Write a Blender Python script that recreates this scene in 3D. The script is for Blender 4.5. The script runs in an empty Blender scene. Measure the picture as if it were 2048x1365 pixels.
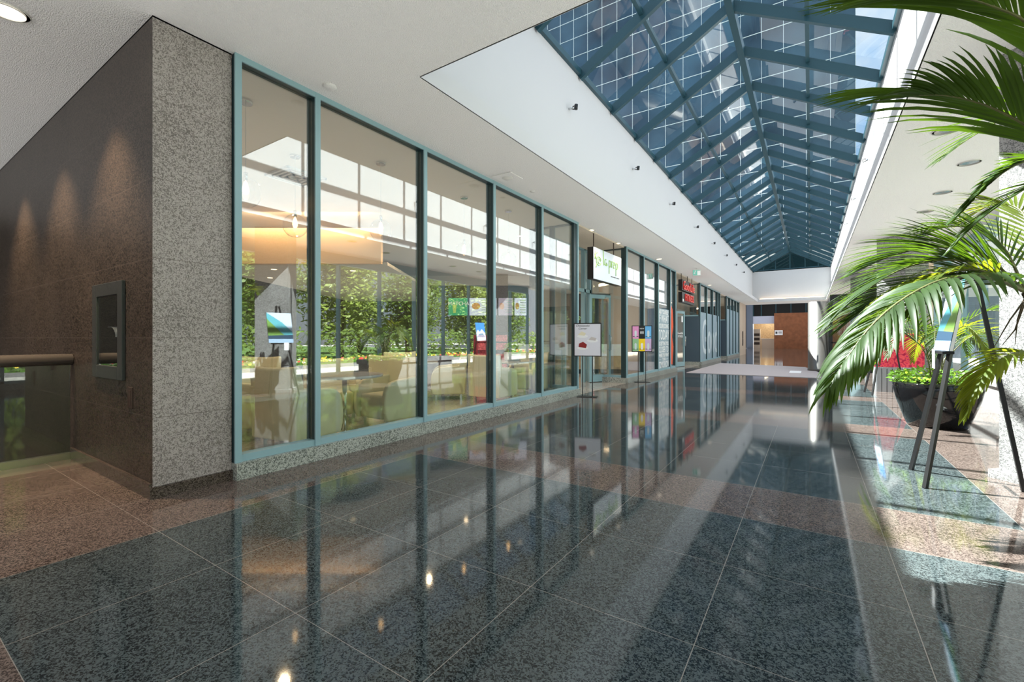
import bpy, bmesh, math, random
from mathutils import Vector, Matrix
random.seed(7)
C = bpy.context.scene
COL = C.collection
PI = math.pi
R = math.radians

# ------------------------------------------------------------------ camera, world, sun, exposure
EYE = 1.2
YAW = math.atan2(598, 900)
cam_d = bpy.data.cameras.new('camera')
cam = bpy.data.objects.new('camera', cam_d)
COL.objects.link(cam)
cam.location = (0, 0, EYE)
cam.rotation_euler = (PI / 2, 0, YAW)
cam_d.sensor_width = 36
cam_d.lens = 900 * 36 / 2048
cam_d.shift_y = -6.5 / 2048
cam_d.clip_end = 500
C.camera = cam
C.view_settings.view_transform = 'Standard'
C.view_settings.look = 'None'
C.view_settings.exposure = 0.37
C.view_settings.gamma = 1
C.view_settings.use_curve_mapping = False
C.cycles.max_bounces = 10
C.cycles.diffuse_bounces = 3
C.cycles.glossy_bounces = 4
C.cycles.transparent_max_bounces = 24
C.cycles.sample_clamp_indirect = 4
C.cycles.caustics_reflective = False
C.cycles.caustics_refractive = False
C.cycles.use_fast_gi = True
C.cycles.fast_gi_method = 'ADD'
C.cycles.ao_bounces_render = 2
AMBIENT = 0.52  # ambient fill added to lift the interior, no lamp gives it

world = bpy.data.worlds.new('sky')
C.world = world
world.use_nodes = True
world.light_settings.ao_factor = AMBIENT
world.light_settings.distance = 4.1
nt = world.node_tree
nt.nodes.clear()
def N(t, kind, **kw):
    n = t.nodes.new(kind)
    for k, v in kw.items():
        if k in n.inputs: n.inputs[k].default_value = v
        else: setattr(n, k, v)
    return n
def ramp(t, fac, stops, interp='LINEAR'):
    n = t.nodes.new('ShaderNodeValToRGB')
    n.color_ramp.interpolation = interp
    e = n.color_ramp.elements
    while len(e) < len(stops): e.new(0.5)
    for i, (p, c) in enumerate(stops):
        e[i].position = p
        e[i].color = (*c, 1) if len(c) == 3 else c
    if fac is not None: t.links.new(fac, n.inputs[0])
    return n.outputs[0]
tc = N(nt, 'ShaderNodeTexCoord')
sep = N(nt, 'ShaderNodeSeparateXYZ')
nt.links.new(tc.outputs['Generated'], sep.inputs[0])
grad = ramp(nt, sep.outputs[2], [(0.0, (0.74, 0.86, 1.0)), (0.35, (0.40, 0.63, 0.95)), (1.0, (0.22, 0.45, 0.85))])
cl = N(nt, 'ShaderNodeTexNoise', Scale=2.6, Detail=7.0, Roughness=0.6)
nt.links.new(tc.outputs['Generated'], cl.inputs['Vector'])
clf = ramp(nt, cl.outputs[0], [(0.44, (0, 0, 0)), (0.62, (1, 1, 1))])
mx = N(nt, 'ShaderNodeMixRGB')
nt.links.new(clf, mx.inputs[0]); nt.links.new(grad, mx.inputs[1])
mx.inputs[2].default_value = (1.0, 1.0, 1.0, 1)
gm = N(nt, 'ShaderNodeMath', operation='GREATER_THAN')
gm.inputs[1].default_value = -0.01
nt.links.new(sep.outputs[2], gm.inputs[0])
mg = N(nt, 'ShaderNodeMixRGB')
nt.links.new(gm.outputs[0], mg.inputs[0])
mg.inputs[1].default_value = (0.79, 0.775, 0.785, 1)
nt.links.new(mx.outputs[0], mg.inputs[2])
bg = N(nt, 'ShaderNodeBackground')
bg.inputs[1].default_value = 0.9
nt.links.new(mg.outputs[0], bg.inputs[0])
wo = N(nt, 'ShaderNodeOutputWorld')
nt.links.new(bg.outputs[0], wo.inputs[0])

sun_d = bpy.data.lights.new('sun', 'SUN')
sun_d.energy = 27.0
sun_d.angle = R(0.6)
sun_d.color = (1.0, 0.965, 0.91)
sun = bpy.data.objects.new('sun', sun_d)
sun.rotation_euler = (0, -R(90 - 57.5), 0)
COL.objects.link(sun)

# ------------------------------------------------------------------ materials
def new_mat(name):
    m = bpy.data.materials.new(name)
    m.use_nodes = True
    t = m.node_tree
    t.nodes.clear()
    out = N(t, 'ShaderNodeOutputMaterial')
    return m, t, out
def plain(name, col, rough=0.5, metal=0.0, spec=0.5, vary=0.0, scale=8.0, bump=0.0, bscale=80.0):
    m, t, out = new_mat(name)
    p = N(t, 'ShaderNodeBsdfPrincipled')
    p.inputs['Base Color'].default_value = (*col, 1)
    p.inputs['Roughness'].default_value = rough
    p.inputs['Metallic'].default_value = metal
    p.inputs['Specular IOR Level'].default_value = spec
    c = N(t, 'ShaderNodeTexCoord')
    if vary:
        n = N(t, 'ShaderNodeTexNoise', Scale=scale, Detail=4.0)
        t.links.new(c.outputs['Object'], n.inputs['Vector'])
        o = ramp(t, n.outputs[0], [(0.3, [x * (1 - vary) for x in col]), (0.7, [min(1, x * (1 + vary)) for x in col])])
        t.links.new(o, p.inputs['Base Color'])
    if bump:
        n = N(t, 'ShaderNodeTexNoise', Scale=bscale, Detail=3.0)
        t.links.new(c.outputs['Object'], n.inputs['Vector'])
        b = N(t, 'ShaderNodeBump', Strength=bump, Distance=0.02)
        t.links.new(n.outputs[0], b.inputs['Height'])
        t.links.new(b.outputs[0], p.inputs['Normal'])
    t.links.new(p.outputs[0], out.inputs[0])
    return m
def emit(name, col, s=1.0):
    m, t, out = new_mat(name)
    e = N(t, 'ShaderNodeEmission')
    e.inputs[0].default_value = (*col, 1)
    e.inputs[1].default_value = s
    t.links.new(e.outputs[0], out.inputs[0])
    return m
def granite(name, dark, mid, light, rough, scale=75.0, grout=None, joints=None, spec=0.5, bump=0.0, grout_col=(0.24, 0.22, 0.20)):
    m, t, out = new_mat(name)
    c = N(t, 'ShaderNodeTexCoord')
    v = N(t, 'ShaderNodeTexVoronoi', Scale=scale)
    nz = N(t, 'ShaderNodeTexNoise', Scale=70.0, Detail=3.0)
    t.links.new(c.outputs['Object'], nz.inputs['Vector'])
    dv = N(t, 'ShaderNodeVectorMath', operation='MULTIPLY_ADD')
    dv.inputs[1].default_value = (0.012, 0.012, 0.012)
    t.links.new(nz.outputs['Color'], dv.inputs[0])
    t.links.new(c.outputs['Object'], dv.inputs[2])
    t.links.new(dv.outputs[0], v.inputs['Vector'])
    s = N(t, 'ShaderNodeSeparateColor')
    t.links.new(v.outputs['Color'], s.inputs[0])
    n2 = N(t, 'ShaderNodeTexNoise', Scale=scale * 2.2, Detail=2.0)
    t.links.new(c.outputs['Object'], n2.inputs['Vector'])
    n3 = N(t, 'ShaderNodeTexNoise', Scale=1.7, Detail=3.0)
    t.links.new(c.outputs['Object'], n3.inputs['Vector'])
    add = N(t, 'ShaderNodeMath', operation='MULTIPLY_ADD')
    add.inputs[1].default_value = 0.55
    t.links.new(s.outputs[0], add.inputs[0]); t.links.new(n2.outputs[0], add.inputs[2])
    add2 = N(t, 'ShaderNodeMath', operation='MULTIPLY_ADD')
    add2.inputs[1].default_value = 0.35
    t.links.new(n3.outputs[0], add2.inputs[0]); t.links.new(add.outputs[0], add2.inputs[2])
    col = ramp(t, add2.outputs[0], [(0.45, dark), (0.92, mid), (1.45, light)])
    fl_ = N(t, 'ShaderNodeTexVoronoi', Scale=scale * 0.42)
    t.links.new(dv.outputs[0], fl_.inputs['Vector'])
    fs_ = N(t, 'ShaderNodeSeparateColor')
    t.links.new(fl_.outputs['Color'], fs_.inputs[0])
    ff = ramp(t, fs_.outputs[1], [(0.80, (0, 0, 0)), (0.97, (0.75, 0.75, 0.75))])
    fm_ = N(t, 'ShaderNodeMixRGB')
    t.links.new(ff, fm_.inputs[0]); t.links.new(col, fm_.inputs[1])
    fm_.inputs[2].default_value = (*light, 1)
    col = fm_.outputs[0]
    p = N(t, 'ShaderNodeBsdfPrincipled')
    p.inputs['Roughness'].default_value = rough
    p.inputs['Specular IOR Level'].default_value = spec
    lines = []
    sx = N(t, 'ShaderNodeSeparateXYZ')
    t.links.new(c.outputs['Object'], sx.inputs[0])
    def line(out_i, off, step, half):
        a = N(t, 'ShaderNodeMath', operation='SUBTRACT'); a.inputs[1].default_value = off
        t.links.new(sx.outputs[out_i], a.inputs[0])
        b = N(t, 'ShaderNodeMath', operation='PINGPONG'); b.inputs[1].default_value = step / 2
        t.links.new(a.outputs[0], b.inputs[0])
        d = N(t, 'ShaderNodeMath', operation='LESS_THAN'); d.inputs[1].default_value = half
        t.links.new(b.outputs[0], d.inputs[0])
        return d.outputs[0]
    for (i, off, step, half) in (grout or []) + (joints or []):
        lines.append(line(i, off, step, half))
    if lines:
        f = lines[0]
        for l in lines[1:]:
            mxm = N(t, 'ShaderNodeMath', operation='MAXIMUM')
            t.links.new(f, mxm.inputs[0]); t.links.new(l, mxm.inputs[1])
            f = mxm.outputs[0]
        mix = N(t, 'ShaderNodeMixRGB')
        t.links.new(f, mix.inputs[0]); t.links.new(col, mix.inputs[1])
        mix.inputs[2].default_value = (*grout_col, 1)
        col = mix.outputs[0]
    t.links.new(col, p.inputs['Base Color'])
    if bump:
        b = N(t, 'ShaderNodeBump', Strength=bump, Distance=0.02)
        t.links.new(add.outputs[0], b.inputs['Height'])
        t.links.new(b.outputs[0], p.inputs['Normal'])
    t.links.new(p.outputs[0], out.inputs[0])
    return m
def glass(name, tint=(0.93, 0.97, 0.97), f0=0.06, rough=0.0, refl=(1, 1, 1)):
    m, t, out = new_mat(name)
    lw = N(t, 'ShaderNodeLayerWeight')
    lw.inputs[0].default_value = 0.5
    pw = N(t, 'ShaderNodeMath', operation='POWER'); pw.inputs[1].default_value = 4.0
    t.links.new(lw.outputs['Facing'], pw.inputs[0])
    ma = N(t, 'ShaderNodeMath', operation='MULTIPLY_ADD')
    ma.inputs[1].default_value = 1 - f0; ma.inputs[2].default_value = f0
    t.links.new(pw.outputs[0], ma.inputs[0])
    tr = N(t, 'ShaderNodeBsdfTransparent'); tr.inputs[0].default_value = (*tint, 1)
    gl = N(t, 'ShaderNodeBsdfGlossy'); gl.inputs['Roughness'].default_value = rough
    gl.inputs[0].default_value = (*refl, 1)
    mix = N(t, 'ShaderNodeMixShader')
    t.links.new(ma.outputs[0], mix.inputs[0]); t.links.new(tr.outputs[0], mix.inputs[1]); t.links.new(gl.outputs[0], mix.inputs[2])
    t.links.new(mix.outputs[0], out.inputs[0])
    return m
def leaf(name, top, back, amount=0.45, scale=3.0, tipcol=None):
    m, t, out = new_mat(name)
    c = N(t, 'ShaderNodeTexCoord')
    n = N(t, 'ShaderNodeTexNoise', Scale=scale, Detail=3.0)
    t.links.new(c.outputs['Object'], n.inputs['Vector'])
    o = ramp(t, n.outputs[0], [(0.3, [x * 0.65 for x in top]), (0.7, [x * 1.3 for x in top])])
    o2 = ramp(t, n.outputs[0], [(0.3, [x * 0.75 for x in back]), (0.7, [x * 1.2 for x in back])])
    p = N(t, 'ShaderNodeBsdfPrincipled')
    p.inputs['Roughness'].default_value = 0.45
    p.inputs['Specular IOR Level'].default_value = 0.3
    t.links.new(o, p.inputs['Base Color'])
    tl = N(t, 'ShaderNodeBsdfTranslucent')
    t.links.new(o2, tl.inputs[0])
    mix = N(t, 'ShaderNodeMixShader'); mix.inputs[0].default_value = amount
    t.links.new(p.outputs[0], mix.inputs[1]); t.links.new(tl.outputs[0], mix.inputs[2])
    t.links.new(mix.outputs[0], out.inputs[0])
    return m

TILE = 0.745
GX = -1.125
GY = 3.345
grid = [(0, GX, TILE, 0.0016), (1, GY, TILE, 0.0013)]
M = {}
M['green'] = granite('green granite', (0.003, 0.0046, 0.0053), (0.0125, 0.0175, 0.0195), (0.072, 0.088, 0.090), 0.055, 170, grout=grid, spec=0.38)
M['pink'] = granite('brown pink granite', (0.016, 0.0115, 0.010), (0.052, 0.037, 0.032), (0.15, 0.115, 0.10), 0.06, 170, grout=grid, spec=0.42)
M['wall_painted_shade'] = granite('brown granite with painted shade', (0.004, 0.003, 0.0022), (0.017, 0.0125, 0.0095), (0.07, 0.053, 0.043), 0.40, 120, joints=[(2, 0.0, 0.6, 0.0015)], grout_col=(0.10, 0.08, 0.07))  # same stone as the pier, darkened to paint in the alcove's shade
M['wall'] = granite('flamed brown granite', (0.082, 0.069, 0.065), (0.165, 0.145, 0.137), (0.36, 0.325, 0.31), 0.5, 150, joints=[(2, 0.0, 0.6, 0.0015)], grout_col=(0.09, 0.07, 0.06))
M['base'] = granite('polished brown granite', (0.010, 0.007, 0.006), (0.035, 0.026, 0.022), (0.10, 0.078, 0.068), 0.14, 150)
M['sill'] = granite('grey green granite', (0.02, 0.025, 0.024), (0.12, 0.135, 0.12), (0.42, 0.44, 0.40), 0.35, 130)
M['column'] = granite('grey rough granite', (0.07, 0.07, 0.071), (0.175, 0.172, 0.168), (0.36, 0.35, 0.34), 0.6, 110, bump=0.5)
M['ceil'] = plain('sprayed ceiling', (0.86, 0.84, 0.815), 0.9, spec=0.1, bump=0.9, bscale=110)
M['white'] = plain('white painted drywall', (0.47, 0.47, 0.475), 0.7, spec=0.2)
M['cafe_ceil'] = plain('cream ceiling', (0.60, 0.52, 0.42), 0.8, spec=0.2)
M['peach'] = plain('peach painted wall', (0.80, 0.52, 0.30), 0.7, spec=0.2)
M['cream'] = plain('cream wall', (0.55, 0.46, 0.37), 0.7, spec=0.2)
M['espresso'] = plain('espresso brown wall', (0.045, 0.03, 0.024), 0.5)
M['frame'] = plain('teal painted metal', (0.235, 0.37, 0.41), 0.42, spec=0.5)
M['frame_in'] = plain('dark teal inner frame', (0.018, 0.042, 0.048), 0.4)  # darker teal on the inner frame faces
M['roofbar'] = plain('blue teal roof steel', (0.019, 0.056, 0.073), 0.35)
M['glass'] = glass('storefront glass', f0=0.15)
M['roofglass'] = glass('roof glass', (0.86, 0.95, 0.97), f0=0.05)
M['gable'] = glass('dark gable glass', (0.10, 0.17, 0.19), f0=0.05)
M['doorglass'] = glass('door glass', f0=0.07)
M['railglass'] = glass('balustrade glass', (0.80, 0.86, 0.85), f0=0.06)
M['globe'] = glass('clear globe glass', (0.97, 0.97, 0.97), f0=0.06)
M['colsteel'] = plain('satin steel column', (0.17, 0.16, 0.15), 0.4, 0.8)
M['steel'] = plain('brushed steel', (0.55, 0.54, 0.52), 0.28, 1.0)
M['darksteel'] = plain('dark bronze steel', (0.27, 0.25, 0.235), 0.26, 0.6)
M['chrome'] = plain('chrome', (0.75, 0.75, 0.75), 0.1, 1.0)
M['black'] = plain('black metal', (0.012, 0.012, 0.013), 0.4)
M['blackgloss'] = plain('black glazed pot', (0.006, 0.006, 0.007), 0.06, spec=0.6)
M['chair'] = plain('pale yellow leather', (0.72, 0.65, 0.40), 0.5, vary=0.05, scale=4)
M['tabletop'] = plain('white laminate', (0.62, 0.58, 0.54), 0.12)
M['cafe_floor'] = granite('beige cafe tile', (0.26, 0.21, 0.17), (0.36, 0.30, 0.25), (0.45, 0.39, 0.33), 0.12, 40, grout=[(0, -4.2, 0.6, 0.003), (1, 2.0, 0.6, 0.003)])
M['wood'] = plain('oak veneer', (0.42, 0.28, 0.16), 0.4, vary=0.2, scale=6)
M['redwood'] = plain('cherry wood panel', (0.22, 0.085, 0.04), 0.4, vary=0.2, scale=3)
M['counter'] = plain('white counter', (0.75, 0.75, 0.76), 0.3)
M['paper'] = plain('white paper', (0.82, 0.82, 0.84), 0.6)
M['lilac'] = plain('pale lilac poster', (0.70, 0.69, 0.76), 0.5)
M['bulb'] = emit('warm bulb', (1.0, 0.55, 0.22), 9)
M['lampglow'] = emit('lamp diffuser', (1.0, 0.90, 0.72), 2.2)
M['cafelamp'] = emit('cafe downlight', (1.0, 0.72, 0.42), 3)
M['plastic'] = plain('off white plastic', (0.66, 0.64, 0.61), 0.5)
M['text_dark'] = plain('dark ink', (0.05, 0.05, 0.055), 0.6)
M['film'] = plain('grey window film', (0.27, 0.37, 0.43), 0.35)
M['film_letter'] = plain('frosted grey letter', (0.62, 0.70, 0.72), 0.35)
M['panel_blue'] = plain('slate blue panel', (0.055, 0.085, 0.115), 0.4)
M['lav'] = plain('lavender wall', (0.42, 0.45, 0.56), 0.6)
M['bluewall'] = plain('slate wall', (0.12, 0.15, 0.20), 0.6)
M['carpet'] = plain('mauve grey carpet', (0.42, 0.38, 0.385), 0.95, spec=0.1, vary=0.12, scale=120)
M['red'] = plain('red sign acrylic', (0.75, 0.03, 0.03), 0.3)
M['redglow'] = emit('red lit letter', (1.0, 0.28, 0.24), 0.85)
M['whiteletter'] = plain('white vinyl', (0.85, 0.85, 0.85), 0.5)
M['orange'] = plain('orange red vinyl', (0.80, 0.10, 0.035), 0.45)
M['lime'] = plain('lime green acrylic', (0.42, 0.66, 0.20), 0.4)
M['signwhite'] = plain('pale sign panel', (0.66, 0.72, 0.80), 0.35)
M['soil'] = plain('potting soil', (0.02, 0.013, 0.009), 0.9)
M['palm'] = leaf('palm leaf', (0.026, 0.052, 0.016), (0.13, 0.24, 0.010), 0.33)
M['palm_yellow'] = leaf('yellowing palm leaf', (0.08, 0.12, 0.018), (0.34, 0.38, 0.018), 0.42)
M['palm_stem'] = plain('palm stem', (0.10, 0.10, 0.035), 0.5, vary=0.3, scale=20)
M['trunk'] = plain('palm trunk', (0.06, 0.04, 0.025), 0.8, vary=0.4, scale=14)
M['fern'] = leaf('low leafy plant', (0.10, 0.22, 0.03), (0.45, 0.65, 0.06), 0.4)
M['tree1'] = leaf('tree leaf', (0.13, 0.19, 0.04), (0.40, 0.48, 0.08), 0.35, 1.0)
M['tree2'] = leaf('light tree leaf', (0.22, 0.27, 0.06), (0.5, 0.55, 0.12), 0.35, 1.0)
M['bark'] = plain('bark', (0.07, 0.05, 0.035), 0.9, vary=0.4, scale=8)
M['paving'] = plain('pale concrete paving', (0.50, 0.46, 0.41), 0.8, vary=0.08, scale=1.5)
M['lawn'] = plain('lawn', (0.09, 0.16, 0.03), 0.9, vary=0.4, scale=6)
M['fl_red'] = plain('red petals', (0.65, 0.04, 0.03), 0.6)
M['fl_yellow'] = plain('yellow petals', (0.85, 0.6, 0.04), 0.6)
M['fl_white'] = plain('white petals', (0.8, 0.78, 0.7), 0.6)
M['greyslat'] = plain('grey slatted wood', (0.32, 0.33, 0.34), 0.6)

def tower_mat():
    m, t, out = new_mat('blue curtain wall glass')
    c = N(t, 'ShaderNodeTexCoord')
    p = N(t, 'ShaderNodeBsdfPrincipled')
    n = N(t, 'ShaderNodeTexNoise', Scale=0.16, Detail=5.0)
    t.links.new(c.outputs['Object'], n.inputs['Vector'])
    o = ramp(t, n.outputs[0], [(0.35, (0.012, 0.023, 0.040)), (0.62, (0.042, 0.088, 0.135))])
    t.links.new(o, p.inputs['Base Color'])
    p.inputs['Roughness'].default_value = 0.08
    p.inputs['Metallic'].default_value = 0.2
    t.links.new(p.outputs[0], out.inputs[0])
    return m
M['tower'] = tower_mat()
M['towerline'] = plain('white mullion', (0.45, 0.52, 0.57), 0.5)

# ------------------------------------------------------------------ mesh helpers
class MB:
    def __init__(s):
        s.v = []; s.f = []; s.m = []
    def add(s, vs, fs, m=0):
        o = len(s.v)
        s.v += [tuple(p) for p in vs]
        s.f += [tuple(i + o for i in f) for f in fs]
        s.m += [m] * len(fs)
        return s
    def box(s, x0, x1, y0, y1, z0, z1, m=0):
        x0, x1 = min(x0, x1), max(x0, x1); y0, y1 = min(y0, y1), max(y0, y1); z0, z1 = min(z0, z1), max(z0, z1)
        vs = [(x0, y0, z0), (x1, y0, z0), (x1, y1, z0), (x0, y1, z0), (x0, y0, z1), (x1, y0, z1), (x1, y1, z1), (x0, y1, z1)]
        return s.add(vs, [(3, 2, 1, 0), (4, 5, 6, 7), (0, 1, 5, 4), (1, 2, 6, 5), (2, 3, 7, 6), (3, 0, 4, 7)], m)
    def quad(s, a, b, c, d, m=0):
        return s.add([a, b, c, d], [(0, 1, 2, 3)], m)
    def prism(s, poly, a, b, axis=2, m=0):
        n = len(poly)
        def P(p, h):
            if axis == 2: return (p[0], p[1], h)
            if axis == 1: return (p[0], h, p[1])
            return (h, p[0], p[1])
        vs = [P(p, a) for p in poly] + [P(p, b) for p in poly]
        fs = [tuple(range(n))[::-1], tuple(range(n, 2 * n))] + [(i, (i + 1) % n, n + (i + 1) % n, n + i) for i in range(n)]
        return s.add(vs, fs, m)
    def bar(s, p, q, w, h, up=(0, 0, 1), m=0):
        p, q = Vector(p), Vector(q); d = (q - p).normalized(); u = Vector(up)
        side = d.cross(u)
        if side.length < 1e-4: side = d.cross(Vector((1, 0, 0)))
        side.normalize(); u = side.cross(d).normalized()
        a, b = side * w / 2, u * h / 2
        vs = [p - a - b, p + a - b, p + a + b, p - a + b, q - a - b, q + a - b, q + a + b, q - a + b]
        return s.add(vs, [(3, 2, 1, 0), (4, 5, 6, 7), (0, 1, 5, 4), (1, 2, 6, 5), (2, 3, 7, 6), (3, 0, 4, 7)], m)
    def tube(s, pts, r, seg=10, m=0):
        pts = [Vector(p) for p in pts]; n = len(pts)
        rs = r if isinstance(r, (list, tuple)) else [r] * n
        vs = []; prev = None
        for i, p in enumerate(pts):
            d = (pts[min(i + 1, n - 1)] - pts[max(i - 1, 0)]).normalized()
            if prev is None:
                a = d.cross(Vector((0, 0, 1)))
                if a.length < 1e-3: a = d.cross(Vector((1, 0, 0)))
            else: a = prev - d * prev.dot(d)
            a.normalize(); prev = a; b = d.cross(a)
            for k in range(seg):
                t = 2 * PI * k / seg
                vs.append(p + (a * math.cos(t) + b * math.sin(t)) * rs[i])
        fs = []
        for i in range(n - 1):
            for k in range(seg):
                k2 = (k + 1) % seg
                fs.append((i * seg + k, i * seg + k2, (i + 1) * seg + k2, (i + 1) * seg + k))
        fs.append(tuple(range(seg))[::-1]); fs.append(tuple((n - 1) * seg + k for k in range(seg)))
        return s.add(vs, fs, m)
    def lathe(s, prof, cx=0, cy=0, seg=32, m=0, cap=True):
        vs = []; n = len(prof)
        for (r, z) in prof:
            for k in range(seg):
                t = 2 * PI * k / seg
                vs.append((cx + r * math.cos(t), cy + r * math.sin(t), z))
        fs = []
        for i in range(n - 1):
            for k in range(seg):
                k2 = (k + 1) % seg
                fs.append((i * seg + k, i * seg + k2, (i + 1) * seg + k2, (i + 1) * seg + k))
        if cap:
            fs.append(tuple(range(seg))[::-1]); fs.append(tuple((n - 1) * seg + k for k in range(seg)))
        return s.add(vs, fs, m)
    def build(s, name, mats, parent=None, smooth=False, bevel=0, loc=None, rot=None, seg=2):
        me = bpy.data.meshes.new(name)
        me.from_pydata(s.v, [], s.f)
        mats = mats if isinstance(mats, (list, tuple)) else [mats]
        for k in mats: me.materials.append(M[k] if isinstance(k, str) else k)
        me.polygons.foreach_set('material_index', s.m)
        if smooth: me.polygons.foreach_set('use_smooth', [True] * len(s.f))
        me.update()
        o = bpy.data.objects.new(name, me)
        COL.objects.link(o)
        if parent: o.parent = parent
        if loc: o.location = loc
        if rot: o.rotation_euler = rot
        if bevel:
            b = o.modifiers.new('bevel', 'BEVEL'); b.width = bevel; b.segments = seg; b.limit_method = 'ANGLE'
        return o
def B(*a): return MB().box(*a)
def tag(o, label=None, cat=None, group=None, kind=None):
    if label: o['label'] = label
    if cat: o['category'] = cat
    if group: o['group'] = group
    if kind: o['kind'] = kind
    return o
def struct(o): o['kind'] = 'structure'; return o
def thing(name, label, cat, loc=(0, 0, 0), rz=0, group=None, kind=None):
    o = bpy.data.objects.new(name, None); COL.objects.link(o)
    o.empty_display_size = 0.1
    o.location = loc; o.rotation_euler = (0, 0, rz)
    return tag(o, label, cat, group, kind)
KIDS = {}
def kids(o): return [c for c in bpy.data.objects if c.parent == o]
def dup(o, loc=None, rz=None, label=None, parent=None, ch=None):
    c = o.copy(); COL.objects.link(c)
    if parent: c.parent = parent
    if loc: c.location = loc
    if rz is not None: c.rotation_euler = (0, 0, rz)
    if label: c['label'] = label
    for k in kids(o): dup(k, parent=c)
    return c
def text(name, body, size, m, loc, rot, parent=None, extrude=0.002, side=None, align='CENTER', sx=1.0, shear=0.0, bold=0.0, space=1.0):
    cu = bpy.data.curves.new(name, 'FONT')
    cu.body = body; cu.size = size; cu.extrude = extrude; cu.align_x = align; cu.align_y = 'CENTER'
    cu.shear = shear; cu.offset = bold; cu.space_character = space; cu.resolution_u = 3
    cu.materials.append(M[m])
    o = bpy.data.objects.new(name, cu); COL.objects.link(o)
    o.location = loc; o.rotation_euler = rot; o.scale = (sx, 1, 1)
    C.view_layers[0].update()
    me = bpy.data.meshes.new_from_object(o.evaluated_get(bpy.context.evaluated_depsgraph_get()))
    bpy.data.objects.remove(o)
    if not me.materials: me.materials.append(M[m])
    if side:
        me.materials.append(M[side])
        for p in me.polygons: p.material_index = 0 if p.normal.z > 0.7 else 1
    o = bpy.data.objects.new(name, me); COL.objects.link(o)
    o.location = loc; o.rotation_euler = rot; o.scale = (sx, 1, 1)
    if parent: o.parent = parent
    return o
FACE_X = (PI / 2, 0, PI / 2)      # text that faces +X, reading along +Y
FACE_Y = (PI / 2, 0, 0)           # text that faces -Y, reading along +X
def spot(loc, power, col, size=100, blend=0.6, rad=0.05, target=None):
    d = bpy.data.lights.new('lamp', 'SPOT'); d.energy = power; d.color = col
    d.spot_size = R(size); d.spot_blend = blend; d.shadow_soft_size = rad
    o = bpy.data.objects.new('lamp', d); COL.objects.link(o); o.location = loc
    return o
def point(loc, power, col, rad=0.06):
    d = bpy.data.lights.new('lamp', 'POINT'); d.energy = power; d.color = col; d.shadow_soft_size = rad
    o = bpy.data.objects.new('lamp', d); COL.objects.link(o); o.location = loc
    return o
CY, SY = math.cos(YAW), math.sin(YAW)
def at(u, v, d):
    a = (u - 1024) / 900; b = (676 - v) / 900
    return Vector((d * (-SY + a * CY), d * (CY + a * SY), EYE + b * d))

# ------------------------------------------------------------------ room shell
ZC = 3.607
XS = -4.05            # storefront plane
ZE = 5.75             # skylight eave
XL, XR = -3.35, 1.05  # bulkhead walls
LL, LR = -3.0, 0.80   # lips of the ceiling opening
Y0, Y1 = 2.99, 34.6   # ceiling opening
RX, RZ = -1.16, 6.98  # ridge

fl = MB()
xs = [LL * 0 + x for x in (-6.1, XS - 0.9, GX - 3 * TILE, GX + 3 * TILE, 3.3)]
fx0, fx1 = GX - 3 * TILE, GX + 3 * TILE - 0.0
bands = []
y = GY - 12 * 5 * TILE
y_start, y_end = -7.0, 62.0
k = -4
edges = []
while True:
    a = GY + k * 5 * TILE
    if a > y_end: break
    edges.append((a, a + TILE)); k += 1
def strip(x0, x1, mat):
    fl.quad((x0, y_start, 0), (x1, y_start, 0), (x1, y_end, 0), (x0, y_end, 0), mat)
strip(-6.1, fx0, 1); strip(fx1, 3.3, 1)
prev = y_start
for a, b in edges:
    if b < y_start: continue
    a2 = max(a, y_start)
    if a2 > prev: fl.quad((fx0, prev, 0), (fx1, prev, 0), (fx1, a2, 0), (fx0, a2, 0), 0)
    fl.quad((fx0, a2, 0), (fx1, a2, 0), (fx1, min(b, y_end), 0), (fx0, min(b, y_end), 0), 1)
    prev = b
if prev < y_end: fl.quad((fx0, prev, 0), (fx1, prev, 0), (fx1, y_end, 0), (fx0, y_end, 0), 0)
struct(fl.build('floor', ['green', 'pink']))
struct(B(-16, XS - 0.02, 1.9, 37, -0.03, 0.004).build('floor_cafe', 'cafe_floor'))
struct(B(-14, -6.16, -7, 1.3, -3.2, -3.1).build('floor_lower', 'green'))

# ceilings
cl_ = MB()
cl_.box(-14, LL, -7, 1.4, ZC, ZC + 0.19); cl_.box(XS - 0.05, LL, 1.4, 37, ZC, ZC + 0.19)
cl_.box(LL, LR, -7, Y0, ZC, ZC + 0.19); cl_.box(LR, 3.5, -7, 37, ZC, ZC + 0.19); cl_.box(LL, LR, Y1, 37, ZC, ZC + 0.19)
struct(cl_.build('ceiling', 'ceil'))
struct(B(-16, XS - 0.05, 1.4, 37, ZC - 0.03, ZC + 0.19).build('ceiling_cafe', 'cafe_ceil'))
fa = MB()
for x0, x1, ya, yb in ((LL - 0.01, LL + 0.004, Y0, Y1), (LR - 0.004, LR + 0.01, Y0, Y1), (LL, LR, Y0 - 0.01, Y0 + 0.004), (LL, LR, Y1 - 0.004, Y1 + 0.01)):
    fa.box(x0, x1, ya, yb, ZC + 0.0, ZC + 0.192)
struct(fa.build('trim_1', 'white'))
struct(B(XL - 0.25, XL, Y0 - 0.4, Y1 + 0.5, ZC + 0.19, ZE).build('wall_skylight_west', 'white'))
struct(B(XR, XR + 0.25, Y0 - 0.4, Y1 + 0.5, ZC + 0.19, ZE).build('wall_skylight_east', 'white'))
struct(B(XL, XR, Y1 + 0.3, Y1 + 0.5, ZC + 0.19, ZE).build('wall_skylight_north', 'white'))
struct(B(XL, XR, Y0 - 0.4, Y0 - 0.25, ZC + 0.19, ZE).build('wall_skylight_south', 'white'))

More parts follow.
